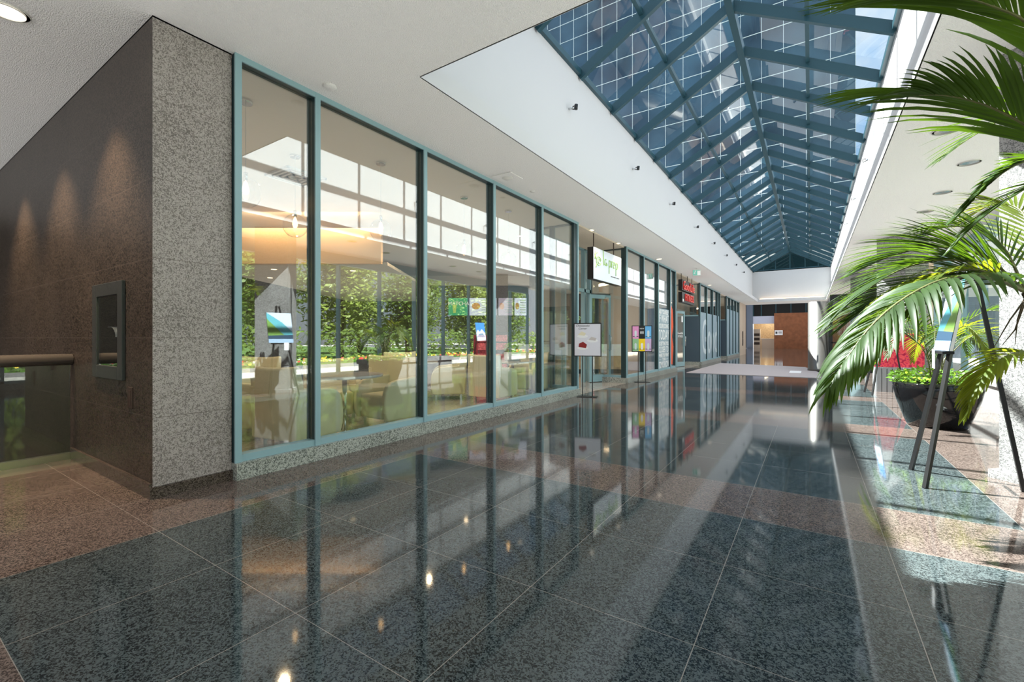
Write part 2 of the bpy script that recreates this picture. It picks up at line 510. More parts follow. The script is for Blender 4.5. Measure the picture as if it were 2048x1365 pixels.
# granite pier and side wall with a recess for the hose cabinet
hx0, hx1, hz0, hz1 = -5.36, -4.70, 0.90, 1.62
w = MB()
XP = -4.088
YP = 1.311
w.quad((XP, YP, 0), (XP, 1.86, 0), (XP, 1.86, ZC), (XP, YP, ZC))
w.quad((XP, 1.86, 0), (-4.6, 1.86, 0), (-4.6, 1.86, ZC), (XP, 1.86, ZC))
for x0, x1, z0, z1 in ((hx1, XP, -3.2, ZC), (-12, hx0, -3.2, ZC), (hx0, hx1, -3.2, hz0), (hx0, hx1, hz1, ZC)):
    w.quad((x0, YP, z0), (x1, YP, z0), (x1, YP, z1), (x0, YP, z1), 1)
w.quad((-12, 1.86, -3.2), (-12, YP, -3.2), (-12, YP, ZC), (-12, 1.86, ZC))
struct(w.build('wall_west', ['wall', 'wall_painted_shade']))
struct(B(-12, XP, YP, 1.86, ZC - 0.012, ZC + 0.002).build('trim_2', 'black'))
bb = MB(); bb.box(-6.12, XP + 0.0, YP - 0.022, YP, 0, 0.11); bb.box(XP, XP + 0.022, YP - 0.022, 1.86, 0, 0.085)
struct(bb.build('baseboard_west', 'base'))
struct(B(-14, -13.8, -7, 1.9, -3.2, ZC).build('wall_stairwell', 'wall_painted_shade'))
struct(B(-6.16, -6.10, -7, YP, -3.2, 0.0).build('wall_stair_edge', 'base'))

# back of the hall behind the viewer: wall with an unseen opening added to let fill light in
wb = MB(); wb.box(-14, -3.4, -7.2, -7, -3.2, ZC); wb.box(2.0, 3.5, -7.2, -7, 0, ZC); wb.box(-3.4, 2.0, -7.2, -7, 2.2, ZC)
struct(wb.build('wall_south', 'wall_painted_shade'))

# ------------------------------------------------------------------ storefront sections
def window_section(n, ys, x=XS, axis='y', z0=0.14, zt=ZC, open_ends=(True, True)):
    root = thing('window_%d' % n, None, None, kind='structure')
    a, b = ys[0], ys[-1]
    def bx(p0, p1, d0, d1, za, zb, mb, m=0):
        if axis == 'y': mb.box(x + d0, x + d1, p0, p1, za, zb, m)
        else: mb.box(p0, p1, x + d0, x + d1, za, zb, m)
    if z0 < 0.5: s = MB(); bx(a - 0.03, b + 0.03, -0.14, 0.05, 0, z0, s); s.build('window_sill', 'sill', root)
    h = MB(); bx(a, b, -0.004, 0.012, zt - 0.05, zt, h); bx(a, b, -0.10, -0.004, zt - 0.05, zt, h, 1); h.build('head_rail', ['frame', 'frame_in'], root)
    h = MB(); bx(a, b, -0.10, 0.0, z0, z0 + 0.06, h); h.build('bottom_rail', 'frame', root)
    for y in ys:
        mu = MB(); bx(y - 0.027, y + 0.027, -0.004, 0.014, z0, zt, mu); bx(y - 0.025, y + 0.025, -0.14, -0.004, z0, zt, mu, 1)
        mu.build('mullion', ['frame', 'frame_in'], root)
    for p, q in zip(ys, ys[1:]):
        g = MB(); bx(p + 0.027, q - 0.027, -0.062, -0.052, z0 + 0.05, zt - 0.05, g); g.build('glass_pane', 'glass', root)
    return root
U = 1.485
S1 = [1.892, 2.63, 2.63 + U, 2.63 + 2 * U, 2.63 + 3 * U, 2.63 + 4 * U]
S2 = [11.55, 13.04, 14.52, 16.0, 16.72]
S3 = [21.05, 22.6, 24.1, 25.5, 26.2]
S4 = [28.5, 29.8, 31.1, 32.4, 33.8]
RB = -5.1
W1 = window_section(1, S1)
W2 = window_section(2, S2)
W3 = window_section(3, S3)
W4 = window_section(4, S4)
E1 = S1[-1]
window_section(5, [RB, -4.6, XS - 0.03], x=E1 - 0.03, axis='x')
window_section(6, [RB, XS - 0.03], x=S2[0] + 0.10, axis='x')
# entrance screens at the back of each recess
def entrance(n, y0, y1, d0, d1, hd=2.42):
    root = thing('door_%d' % n, None, None, kind='structure')
    f = MB()
    for y in (y0 + 0.05, d0, d1, y1 - 0.05): f.box(RB - 0.06, RB + 0.05, y - 0.04, y + 0.04, 0, ZC)
    f.box(RB - 0.06, RB + 0.05, y0, y1, hd, hd + 0.09); f.box(RB - 0.06, RB + 0.05, y0, y1, ZC - 0.06, ZC)
    f.build('door_frame', 'frame', root)
    for p, q, za, zb in ((y0, d0, 0, hd), (d1, y1, 0, hd), (y0, y1, hd + 0.09, ZC - 0.06)):
        if q - p > 0.15: MB().box(RB - 0.012, RB + 0.002, p + 0.04, q - 0.04, za + 0.02, zb).build('glass_pane', 'doorglass', root)
    return root
entrance(1, E1, S2[0], 10.0, 11.15)
entrance(2, S2[-1], S3[0], 17.6, 18.95)
# return panels of the fitness recess and the last recess
pn = MB(); pn.box(RB, XS - 0.02, 21.0, 21.06, 0.14, 2.15); struct(pn.build('wall_recess_panel', 'panel_blue'))
pn = MB(); pn.box(RB, XS - 0.02, 28.44, 28.5, 0.14, 2.2); struct(pn.build('wall_recess_panel.001', 'panel_blue'))
struct(B(RB, XS, 20.98, 21.1, 0, 0.14).build('baseboard_recess', 'sill'))
struct(B(RB, XS, 28.42, 28.52, 0, 0.14).build('baseboard_recess.001', 'sill'))
window_section(7, [RB, XS - 0.03], x=21.06, axis='x', z0=2.15)
window_section(8, [RB, XS - 0.03], x=28.5, axis='x', z0=2.2)
struct(B(RB - 0.1, RB, 26.2, 28.5, 0, ZC).build('wall_recess_back', 'panel_blue'))
struct(B(-4.9, XS + 0.06, 33.85, 37.0, 0, ZC).build('wall_pilaster', 'cream'))

def door_leaf(name, label, hinge, end, top, cat='door'):
    h, e = Vector(hinge), Vector(end)
    d = e - h; L = d.length; rz = math.atan2(d.y, d.x)
    t = thing(name, label, cat, (h.x, h.y, 0), rz)
    f = MB(); f.box(0, 0.09, -0.025, 0.025, 0.02, top); f.box(L - 0.09, L, -0.025, 0.025, 0.02, top); f.box(0.09, L - 0.09, -0.025, 0.025, top - 0.1, top); f.box(0.09, L - 0.09, -0.025, 0.025, 0.02, 0.2)
    f.build('door_frame', 'frame', t)
    MB().box(0.085, L - 0.085, -0.006, 0.006, 0.19, top - 0.09).build('glass_pane', 'doorglass', t)
    hb = MB(); hb.tube([(L - 0.05, -0.03, 0.85), (L - 0.05, -0.08, 0.87), (L - 0.05, -0.08, 1.25), (L - 0.05, -0.03, 1.27)], 0.014, 8)
    hb.build('handle', 'chrome', t, smooth=True)
    MB().box(0.05, L - 0.05, -0.02, 0.02, 0.0, 0.02).build('floor_seal', 'black', t)
    return t
dl = door_leaf('glass_door', 'open teal framed glass cafe door with steel pull handle', (-4.93, 11.12), (-4.60, 11.80), 2.36)
dl2 = door_leaf('glass_door', 'open teal framed glass fitness club door with white lettering and notice', (-4.58, 18.95), (-4.43, 19.72), 2.3)
text('lettering', 'GoodLife\nFITNESS', 0.13, 'whiteletter', (0.39, -0.012, 1.32), (PI / 2, 0, 0), dl2)
MB().box(0.5, 0.62, -0.012, -0.008, 1.85, 2.1).build('notice', 'paper', dl2)

# ------------------------------------------------------------------ skylight
def skylight():
    root = thing('skylight', None, None, kind='structure'); root.name = 'window_9'
    sl = [((XL, ZE), (RX, RZ)), ((XR, ZE), (RX, RZ))]
    ya, yb = Y0 - 0.35, Y1 + 0.4
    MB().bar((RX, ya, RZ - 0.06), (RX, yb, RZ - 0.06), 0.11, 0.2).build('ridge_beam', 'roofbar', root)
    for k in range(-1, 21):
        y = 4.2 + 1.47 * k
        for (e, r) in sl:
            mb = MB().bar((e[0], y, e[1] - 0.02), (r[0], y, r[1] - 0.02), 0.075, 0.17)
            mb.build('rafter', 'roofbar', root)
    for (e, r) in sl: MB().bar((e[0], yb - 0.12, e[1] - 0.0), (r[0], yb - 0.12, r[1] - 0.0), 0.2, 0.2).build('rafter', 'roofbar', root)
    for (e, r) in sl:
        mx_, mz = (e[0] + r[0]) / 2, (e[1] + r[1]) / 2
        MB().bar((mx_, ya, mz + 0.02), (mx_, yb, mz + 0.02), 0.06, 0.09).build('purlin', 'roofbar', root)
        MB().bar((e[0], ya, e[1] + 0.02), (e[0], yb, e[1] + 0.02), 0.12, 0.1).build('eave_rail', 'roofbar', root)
    for k in range(-2, 21):
        p, q = 4.2 + 1.47 * k, 4.2 + 1.47 * (k + 1)
        p, q = max(p, ya), min(q, yb)
        if q - p < 0.1: continue
        for (e, r) in sl:
            for f0, f1 in ((0, 0.5), (0.5, 1)):
                A = Vector((e[0] + (r[0] - e[0]) * f0, 0, e[1] + (r[1] - e[1]) * f0 + 0.075)); Bp = Vector((e[0] + (r[0] - e[0]) * f1, 0, e[1] + (r[1] - e[1]) * f1 + 0.075))
                m = MB(); m.quad((A.x, p, A.z), (A.x, q, A.z), (Bp.x, q, Bp.z), (Bp.x, p, Bp.z)); m.build('roof_pane', 'roofglass', root)
    g = MB()
    for yy in (yb,):
        g.prism([(XL, ZE), (XR, ZE), (RX, RZ)], yy - 0.02, yy, axis=1)
    g.build('gable_pane', 'gable', root)
    gb = MB()
    for f in (0.3, 0.62, 1.0, 1.38, 1.7):
        x = XL + (RX - XL) * f if f <= 1 else RX + (XR - RX) * (f - 1)
        zt = ZE + (RZ - ZE) * (f if f <= 1 else 2 - f)
        gb.bar((x, yb - 0.05, ZE), (x, yb - 0.05, zt), 0.05, 0.08, up=(0, 1, 0))
    gb.box(XL, XR, yb - 0.1, yb, ZE - 0.05, ZE + 0.06)
    gb.build('gable_frame', 'roofbar', root)
    gs = MB(); gs.prism([(XL, ZE), (XR, ZE), (RX, RZ)], ya - 0.05, ya, axis=1); gs.build('gable_end', 'white', root)
skylight()

# ------------------------------------------------------------------ east facade, columns, bench
EX = 3.15
ey = [-6.8 + U * k for k in range(18)]
def facade():
    root = thing('window_10', None, None, kind='structure')
    B(EX - 0.08, EX + 0.15, ey[0], ey[-1], 0, 0.14).build('window_sill', 'sill', root)
    B(EX - 0.05, EX + 0.08, ey[0], ey[-1], ZC - 0.3, ZC).build('head_rail', 'frame', root)
    B(EX - 0.05, EX + 0.08, ey[0], ey[-1], 0.14, 0.2).build('bottom_rail', 'frame', root)
    for y in ey: B(EX - 0.05, EX + 0.08, y - 0.03, y + 0.03, 0.14, ZC - 0.3).build('mullion', 'frame', root)
    for p, q in zip(ey, ey[1:]):
        m = MB(); m.quad((EX, p + 0.03, 0.2), (EX, q - 0.03, 0.2), (EX, q - 0.03, ZC - 0.3), (EX, p + 0.03, ZC - 0.3)); m.build('glass_pane', 'roofglass', root)
facade()
for i, y in enumerate((-3.3, 5.5, 14.1, 22.9)):
    q = 0.472
    m = MB(); m.prism([(1.81 - q, y), (1.81, y - q), (1.81 + q, y), (1.81, y + q)], 0, ZC)
    q2 = 0.54
    m.prism([(1.81 - q2, y), (1.81, y - q2), (1.81 + q2, y), (1.81, y + q2)], 0, 0.07)
    struct(m.build('column_%d' % (i + 1), 'column'))
be = thing('granite_bench', 'low grey granite bench below the east windows behind the potted palm', 'bench', (2.72, 10.6, 0))
B(-0.25, 0.25, -2.0, 1.6, 0.0, 0.42).build('bench_base', 'column', be)
B(-0.29, 0.29, -2.04, 1.64, 0.42, 0.56).build('seat_slab', 'column', be)
MB().lathe([(0.33, 0), (0.33, 0.08), (0.315, 0.09), (0.315, 2.5)], 0.22, 19.7, 40).build('column_5', 'colsteel', smooth=False)
struct(bpy.data.objects['column_5'])
for p in bpy.data.objects['column_5'].data.polygons: p.use_smooth = len(p.vertices) == 4
struct(B(0.56, 3.2, 19.45, 24.0, 2.5, 2.72).build('ceiling_vestibule', 'black'))
vr = thing('window_11', None, None, kind='structure')
fm = MB()
for x in (0.6, 1.45, 2.3, 3.1): fm.box(x - 0.035, x + 0.035, 19.47, 19.55, 0, 2.5)
fm.box(0.6, 3.1, 19.47, 19.55, 0, 0.12); fm.box(0.6, 3.1, 19.47, 19.55, 1.0, 1.05)
fm.build('window_frame', 'black', vr)
B(0.63, 3.1, 19.5, 19.51, 0.1, 2.5).build('glass_pane', 'roofglass', vr)
fm = MB()
for y in (19.55, 21.0, 22.5, 24.0): fm.box(0.57, 0.63, y - 0.035, y + 0.035, 0, 2.5)
fm.box(0.57, 0.63, 19.5, 24.0, 0, 0.12)
fm.build('window_frame', 'black', vr)
B(0.595, 0.605, 19.55, 24.0, 0.12, 2.5).build('glass_pane', 'roofglass', vr)
struct(B(3.0, 3.3, 19.6, 37, 0, ZC).build('wall_east', 'cream'))

# carpet and mats
tag(MB().prism([(-3.55, 16.1), (0.25, 16.1), (0.25, 18.6), (-0.2, 21.8), (-3.55, 23.1)], 0.001, 0.012).build('entrance_carpet', 'carpet'), 'large pale mauve carpet across the far end of the polished floor', 'carpet')
tag(B(-0.62, -0.28, 17.9, 19.0, 0.012, 0.02).build('paper_mat', 'paper'), 'small white mat on the carpet beside the steel column', 'mat')

# ------------------------------------------------------------------ far lobby
FY = 58.0
def fx(u):
    a = (u - 1024) / 900; return FY * (-SY + a * CY) / (CY + a * SY)
def fz(u, v):
    a = (u - 1024) / 900; return EYE + (676 - v) / 900 * FY / (CY + a * SY)
struct(B(fx(1480) - 4, fx(1493), FY - 0.4, FY, 0, 7).build('wall_lobby_brown', 'espresso'))
struct(B(fx(1493), fx(1506), FY - 0.3, FY, 0, 7).build('wall_lobby_slate', 'bluewall'))
struct(B(fx(1506), fx(1549), FY - 0.2, FY, fz(1520, 648), fz(1520, 633)).build('wall_lobby_soffit', 'lav'))
struct(B(fx(1549), fx(1700), FY - 0.6, FY - 0.3, 0, fz(1570, 627)).build('wall_lobby_wood', 'redwood'))
cw = thing('window_12', None, None, kind='structure')
B(fx(1506), fx(1700), FY - 0.1, FY, fz(1520, 633), 7).build('glass_pane', 'gable', cw)
m = MB()
for u in (1507, 1523, 1552, 1582, 1612): m.box(fx(u) - 0.05, fx(u) + 0.05, FY - 0.2, FY - 0.1, fz(1520, 633), 7)
m.build('window_frame', 'roofbar', cw)
struct(B(fx(1506) - 6, fx(1700) + 4, FY + 0.4, FY + 0.5, fz(1520, 633), 8).build('wall_lobby_dark', 'espresso'))
struct(B(-10, 10, 37, 62, 7, 7.2).build('ceiling_lobby', 'ceil'))
struct(B(-9, -8.8, 37, 62, 0, 7).build('wall_lobby_west', 'bluewall'))
struct(B(6, 6.2, 37, 62, 0, 7).build('wall_lobby_east', 'bluewall'))
struct(B(-10, 10, 37, 37.2, ZC, 7).build('wall_lobby_header', 'white'))
struct(B(-10, XS, 37, 37.2, 0, ZC).build('wall_lobby_return', 'espresso'))
struct(B(3.0, 10, 37, 37.2, 0, ZC).build('wall_lobby_return.001', 'bluewall'))
struct(B(fx(1500), fx(1560), 62, 62.2, 0, 4).build('wall_lobby_alcove', 'wood'))
dk = thing('reception_desk', 'pale reception desk inside the lit lobby alcove', 'desk', (fx(1541), 59.6, 0))
B(-1.0, 1.0, -0.35, 0.35, 0, 1.05).build('desk_body', 'cream', dk)
B(-1.05, 1.05, -0.4, 0.4, 1.05, 1.1).build('desk_top', 'counter', dk)
cb = thing('shelf_unit', 'tall cream shelf unit at the lobby alcove doorway', 'shelf', (fx(1512), 59.2, 0))
B(-0.35, 0.35, -0.2, 0.2, 0, 2.2).build('carcass', 'cream', cb)
m = MB()
for z in (0.4, 0.9, 1.4): m.box(-0.28, 0.28, -0.22, -0.2, z, z + 0.3)
m.build('opening', 'espresso', cb)
point((fx(1530), 59.6, 3.0), 160, (1.0, 0.85, 0.5), 0.2)
wsn = thing('wall_sign', 'small white notice on the wood panelled lobby wall', 'sign', (fx(1558), FY - 0.62, fz(1558, 666)))
B(-0.38, 0.38, -0.03, 0.0, -0.26, 0.26).build('board', 'paper', wsn)
m = MB()
m.box(-0.3, -0.12, -0.035, -0.03, -0.12, 0.12)
for k in range(3): m.box(-0.02, 0.3, -0.035, -0.03, 0.1 - 0.1 * k, 0.14 - 0.1 * k)
m.build('print_marks', 'text_dark', wsn)
ep = thing('call_panel', 'black call panel on the beige pilaster beside the lobby', 'panel', (XS + 0.06, 35.2, 1.15))
B(0, 0.02, -0.2, 0.2, -0.5, 0.5).build('plate', 'black', ep)
B(0.02, 0.03, -0.05, 0.05, -0.05, 0.05).build('button', 'steel', ep)

# ------------------------------------------------------------------ tower outside
tw = thing('office_tower', 'blue glass office tower with white grid rising beyond the skylight', 'building', (0, 41, 0))
B(-75, 2.7, 0, 20, 8.2, 75).build('glass_facade', 'tower', tw)
m = MB()
for k in range(52): m.box(2.7 - 1.5 * k - 0.015, 2.7 - 1.5 * k + 0.015, -0.05, 0.0, 8.2, 75)
for k in range(36): m.box(-75, 2.7, -0.05, 0.0, 9 + 1.85 * k - 0.015, 9 + 1.85 * k + 0.015)
m.build('facade_grid', 'towerline', tw)

# ------------------------------------------------------------------ ground and garden outside
struct(B(3.3, 60, -40, 80, -0.12, -0.02).build('ground', 'paving'))
struct(B(8.3, 60, -40, 36, -0.02, 0.06).build('lawn', 'lawn'))
def leaf_blob(mb, c, r, n, size, flat=0.8):
    for _ in range(n):
        while True:
            p = Vector((random.uniform(-1, 1), random.uniform(-1, 1), random.uniform(-1, 1)))
            if 0.35 < p.length < 1: break
        q = Vector((c[0] + p.x * r, c[1] + p.y * r, c[2] + p.z * r * flat))
        a = Vector((random.gauss(0, 1), random.gauss(0, 1), random.gauss(0, 1))).normalized()
        b = a.orthogonal().normalized()
        s = size * random.uniform(0.6, 1.3)
        mb.add([q - a * s, q + b * s * 0.45, q + a * s, q - b * s * 0.45], [(0, 1, 2, 3)])
tree_spots = [(12.7, -6.5), (13.4, -1.2), (12.7, 4.2), (13.4, 9.6), (12.7, 15.0), (13.4, 20.4), (12.7, 25.8), (13.6, 31.2)]
tree_where = ['behind the south end of the flower bed', 'second along the garden from the south', 'third along the garden from the south', 'fourth along the garden from the south', 'fourth along the garden from the north', 'third along the garden from the north', 'second along the garden from the north', 'at the north end of the garden row']
def tree(x, y, label, big, mat):
    t = thing('garden_tree', label, 'tree', (x, y, 0.0), 0, 'trees in the garden outside the east windows')
    cr = MB()
    for k in range(9):
        leaf_blob(cr, (random.uniform(-0.8, 1.2), random.uniform(-1.2, 1.2), random.uniform(1.7, 6.2 * big)), random.uniform(1.1, 1.45), 620, 0.13)
    leaf_blob(cr, (0, 0, 3.7 * big), 2.3, 2200, 0.16, 1.35)
    cr.build('crown', mat, t)
    MB().tube([(0, 0, 0.03), (0.05, 0, 1.2), (0.0, 0.1, 2.6), (0.1, 0.0, 4.0)], [0.16, 0.13, 0.11, 0.05], 9).build('trunk', 'bark', t, smooth=True)
for i, (x, y) in enumerate(tree_spots):
    tree(x, y, 'leafy green tree ' + tree_where[i], 1.0, 'tree1' if i % 2 else 'tree2')
for i in range(7):
    tree(18.5, -5 + 6.4 * i, 'tall tree standing behind the front garden row, %s from the south' % ['first', 'second', 'third', 'fourth', 'fifth', 'sixth', 'seventh'][i], 1.35, 'tree1')
hd = MB()
for k in range(90):
    leaf_blob(hd, (9.85 + random.uniform(-0.2, 0.2), -8 + k * 0.47, 0.95), 0.62, 60, 0.13, 1.3)
tag(hd.build('garden_hedge', 'tree1'), 'clipped dark hedge running behind the flower bed outside', 'hedge', kind='stuff')
fb = MB()
for k in range(2600):
    x, y, z = random.uniform(8.35, 9.0), random.uniform(-8, 33), random.uniform(0.06, 0.38)
    s = random.uniform(0.04, 0.08)
    mi = random.choices((0, 1, 2, 3), (5, 2 + 2 * math.sin(y), 1.5, 1.2))[0] if z > 0.2 else 0
    a = Vector((random.gauss(0, 1), random.gauss(0, 1), random.gauss(0, 0.6))).normalized(); b = a.orthogonal().normalized()
    q = Vector((x, y, z))
    fb.add([q - a * s, q - b * s, q + a * s, q + b * s], [(0, 1, 2, 3)], mi)
tag(fb.build('flower_bed', ['fern', 'fl_red', 'fl_yellow', 'fl_white']), 'mixed red yellow and white flowers edging the garden outside', 'flowers', kind='stuff')
struct(B(8.15, 8.3, -40, 36, -0.02, 0.12).build('kerb', 'column'))

# ------------------------------------------------------------------ balustrade
bl = thing('glass_balustrade', 'glass balustrade with thick bronze handrail beside the granite wall', 'railing', (-6.12, 0, 0))
MB().tube([(0, -6.5, 0.985), (0, YP - 0.005, 0.985)], 0.056, 20).build('handrail', 'darksteel', bl, smooth=True)
B(-0.008, 0.008, -6.5, YP - 0.02, 0.05, 0.95).build('glass_panel', 'railglass', bl)
B(-0.03, 0.03, -6.5, YP - 0.01, 0.0, 0.065).build('base_shoe', 'steel', bl)

# ------------------------------------------------------------------ hose cabinet
hc = thing('hose_cabinet', 'recessed bronze framed fire hose cabinet in the granite wall', 'cabinet', ((hx0 + hx1) / 2, YP, (hz0 + hz1) / 2))
hw, hh = (hx1 - hx0) / 2, (hz1 - hz0) / 2
m = MB(); m.box(-hw, hw, 0.2, 0.21, -hh, hh); m.box(-hw, -hw + 0.01, 0, 0.2, -hh, hh); m.box(hw - 0.01, hw, 0, 0.2, -hh, hh); m.box(-hw, hw, 0, 0.2, hh - 0.01, hh); m.box(-hw, hw, 0, 0.2, -hh, -hh + 0.01)
m.build('cabinet_box', 'black', hc)
m = MB(); b_ = 0.05
m.box(-hw - b_, -hw + 0.06, -0.025, 0.0, -hh - b_, hh + b_); m.box(hw - 0.06, hw + b_, -0.025, 0.0, -hh - b_, hh + b_)
m.box(-hw + 0.06, hw - 0.06, -0.025, 0, hh - 0.06, hh + b_); m.box(-hw + 0.06, hw - 0.06, -0.025, 0, -hh - b_, -hh + 0.06)
m.build('door_frame', plain('charcoal metal frame', (0.05, 0.055, 0.055), 0.4, 0.3), hc, bevel=0.004)
B(-hw + 0.055, hw - 0.055, -0.014, -0.008, -hh + 0.055, hh - 0.055).build('door_glass', 'doorglass', hc)
ex = MB(); ex.lathe([(0.0, -hh + 0.02), (0.07, -hh + 0.03), (0.075, -hh + 0.1), (0.075, -0.08), (0.05, -0.02), (0.02, 0.0), (0.02, 0.05)], 0.16, 0.1, 18)
e_ = ex.build('extinguisher', 'steel', hc, smooth=True)
m = MB(); m.box(0.1, 0.22, 0.06, 0.1, 0.05, 0.07); m.build('valve_handle', 'black', e_)
lab = MB()
pts = []
for k in range(9):
    t = R(-20 + k * 14)
    pts.append((-0.09 + 0.28 * math.sin(t) * 0.55, 0.035, -0.05 + 0.16 * math.cos(t) * 0.55))
for k in range(8):
    (x0, y0, z0), (x1, y1, z1) = pts[k], pts[k + 1]
    lab.add([(x0, 0.02, z0), (x1, 0.02, z1), (x1, 0.17, z1), (x0, 0.17, z0)], [(0, 1, 2, 3), (3, 2, 1, 0)])
lab.build('curved_label', 'paper', hc)
hs = MB(); hs.tube([(0.2 + 0.02 * math.sin(k * 1.7), 0.09 + 0.03 * math.cos(k * 1.7), -hh + 0.03 + k * 0.016) for k in range(24)], 0.02, 8)
hs.build('hose', 'plastic', hc, smooth=True)
wo_ = thing('wall_outlet', 'small dark brown outlet plate low on the granite wall', 'outlet', (-4.53, YP, 0.72))
B(-0.05, 0.05, -0.008, 0, -0.085, 0.085).build('plate', 'espresso', wo_, bevel=0.003)
B(-0.03, 0.03, -0.011, -0.008, -0.06, 0.06).build('cover', 'espresso', wo_)

# ------------------------------------------------------------------ ceiling fittings
def downlight(loc, label, group, lit=True, r=0.085):
    t = thing('downlight', label, 'ceiling light', loc, 0, group)
    MB().lathe([(r + 0.022, -0.012), (r + 0.022, 0.0), (r, 0.0), (r, -0.012)], 0, 0, 28, cap=False).build('trim_ring', 'plastic', t, smooth=False)
    MB().lathe([(0.001, -0.004), (r, -0.004), (r, -0.001)], 0, 0, 28, cap=False).build('diffuser', 'lampglow' if lit else 'chrome', t)
    return t
WARM = (1.0, 0.72, 0.45)
downlight((-4.93, 0.70, ZC), 'lit round downlight in the ceiling over the shaded granite wall', 'downlights', r=0.1)
for x in (-4.93, -6.5, -8.2): spot((x, 0.80, ZC - 0.03), 330, WARM, 82, 0.8, 0.04)
for y, wds in ((9.34, 'before the hanging cafe sign'), (11.0, 'behind the hanging cafe sign'), (13.9, 'over the six panel drinks poster'), (22.1, 'past the red fitness sign')):
    downlight((-3.85 if y > 11.5 else -4.1, y, ZC), 'round downlight in the storefront ceiling ' + wds, 'storefront downlights')
    spot((-3.85, y, ZC - 0.03), 30, (1, 0.85, 0.65), 110, 0.6, 0.05)
for y, wds in ((7.12, 'nearest above the palm'), (8.62, 'second above the palm'), (10.13, 'third along the soffit'), (11.48, 'fourth along the soffit'), (12.93, 'last before the granite column')):
    wds = wds.replace('nearest', 'first')
    downlight((1.81 if y > 8 else 1.3, y, ZC), 'round unlit downlight in the east soffit, ' + wds, 'east soffit downlights', lit=False, r=0.1)
sp = thing('ceiling_speaker', 'flat square ceiling speaker plate with round centre above the fourth glass bay', 'speaker', (-3.79, 5.58, ZC))
B(-0.17, 0.17, -0.17, 0.17, -0.012, 0).build('plate', 'ceil', sp, bevel=0.003)
MB().lathe([(0.001, -0.03), (0.06, -0.026), (0.085, -0.012)], 0, 0, 24, cap=False).build('dome', 'plastic', sp, smooth=True)
sd = thing('smoke_detector', 'flat white ring detector on ceiling above the second glass bay', 'detector', (-3.83, 2.62, ZC))
MB().lathe([(0.001, -0.02), (0.05, -0.018), (0.06, -0.008), (0.06, 0)], 0, 0, 24, cap=False).build('housing', 'ceil', sd, smooth=True)
sk = thing('ceiling_sprinkler', 'small flush sprinkler cap on ceiling beside the square speaker plate', 'sprinkler', (-3.81, 6.34, ZC))
MB().lathe([(0.001, -0.012), (0.04, -0.01), (0.045, 0)], 0, 0, 20, cap=False).build('cap', 'plastic', sk, smooth=True)
ords = ['first', 'second', 'third', 'fourth', 'fifth', 'sixth', 'seventh', 'eighth']
for i in range(8):
    y = 6.75 + 3.2 * i
    t = thing('sprinkler_head', 'small dark sprinkler on the tall white bulkhead, %s from the near end' % ords[i], 'sprinkler', (XL, y, 5.0), 0, 'bulkhead sprinklers')
    MB().tube([(0, 0, 0), (0.07, 0, 0)], 0.018, 10).build('stem', 'chrome', t, smooth=True)
    m = MB(); m.tube([(0.07, 0, -0.02), (0.12, 0, -0.035), (0.125, 0, 0.03), (0.07, 0, 0.02)], 0.01, 8); m.tube([(0.125, 0, -0.04), (0.135, 0, 0.04)], 0.03, 10)
    m.build('deflector', 'black', t, smooth=True)
for i in range(5):
    y = 9.0 + 3.2 * i
    t = thing('sprinkler_head', 'small dark sprinkler on the sunlit east bulkhead, %s from the near end' % ords[i], 'sprinkler', (XR, y, 5.0), PI, 'east bulkhead sprinklers')
    MB().tube([(0, 0, 0), (0.07, 0, 0)], 0.018, 10).build('stem', 'chrome', t, smooth=True)
    MB().tube([(0.07, 0, -0.02), (0.12, 0, -0.035), (0.125, 0, 0.03), (0.07, 0, 0.02)], 0.01, 8).build('deflector', 'black', t, smooth=True)
# cove strip at the far end of the opening
B(LL + 0.1, LR - 0.1, Y1 + 0.12, Y1 + 0.2, ZC + 0.2, ZC + 0.23).build('cove_light', emit('cove strip', (1.0, 0.75, 0.5), 4.0))
tag(bpy.data.objects['cove_light'], 'warm cove light strip on the far ledge of the skylight opening', 'light')
exs = thing('exit_sign', 'green and white exit sign hanging from the storefront ceiling', 'exit sign', (-3.3, 16.5, ZC), R(20))
B(-0.012, 0.012, -0.012, 0.012, -0.06, 0).build('stem', 'plastic', exs)
B(-0.13, 0.13, -0.03, 0.03, -0.26, -0.06).build('housing', 'plastic', exs)
B(-0.12, 0.12, -0.036, -0.03, -0.25, -0.07).build('face_plate', emit('exit green', (0.22, 0.60, 0.48), 0.7), exs)
m = MB(); m.bar((-0.09, -0.04, -0.2), (-0.05, -0.04, -0.13), 0.02, 0.004, (0, 1, 0)); m.bar((-0.05, -0.04, -0.2), (-0.07, -0.04, -0.16), 0.02, 0.004, (0, 1, 0)); m.box(-0.06, -0.03, -0.042, -0.038, -0.12, -0.09); m.box(0.02, 0.12, -0.042, -0.038, -0.24, -0.09)
m.build('pictogram', 'whiteletter', exs)

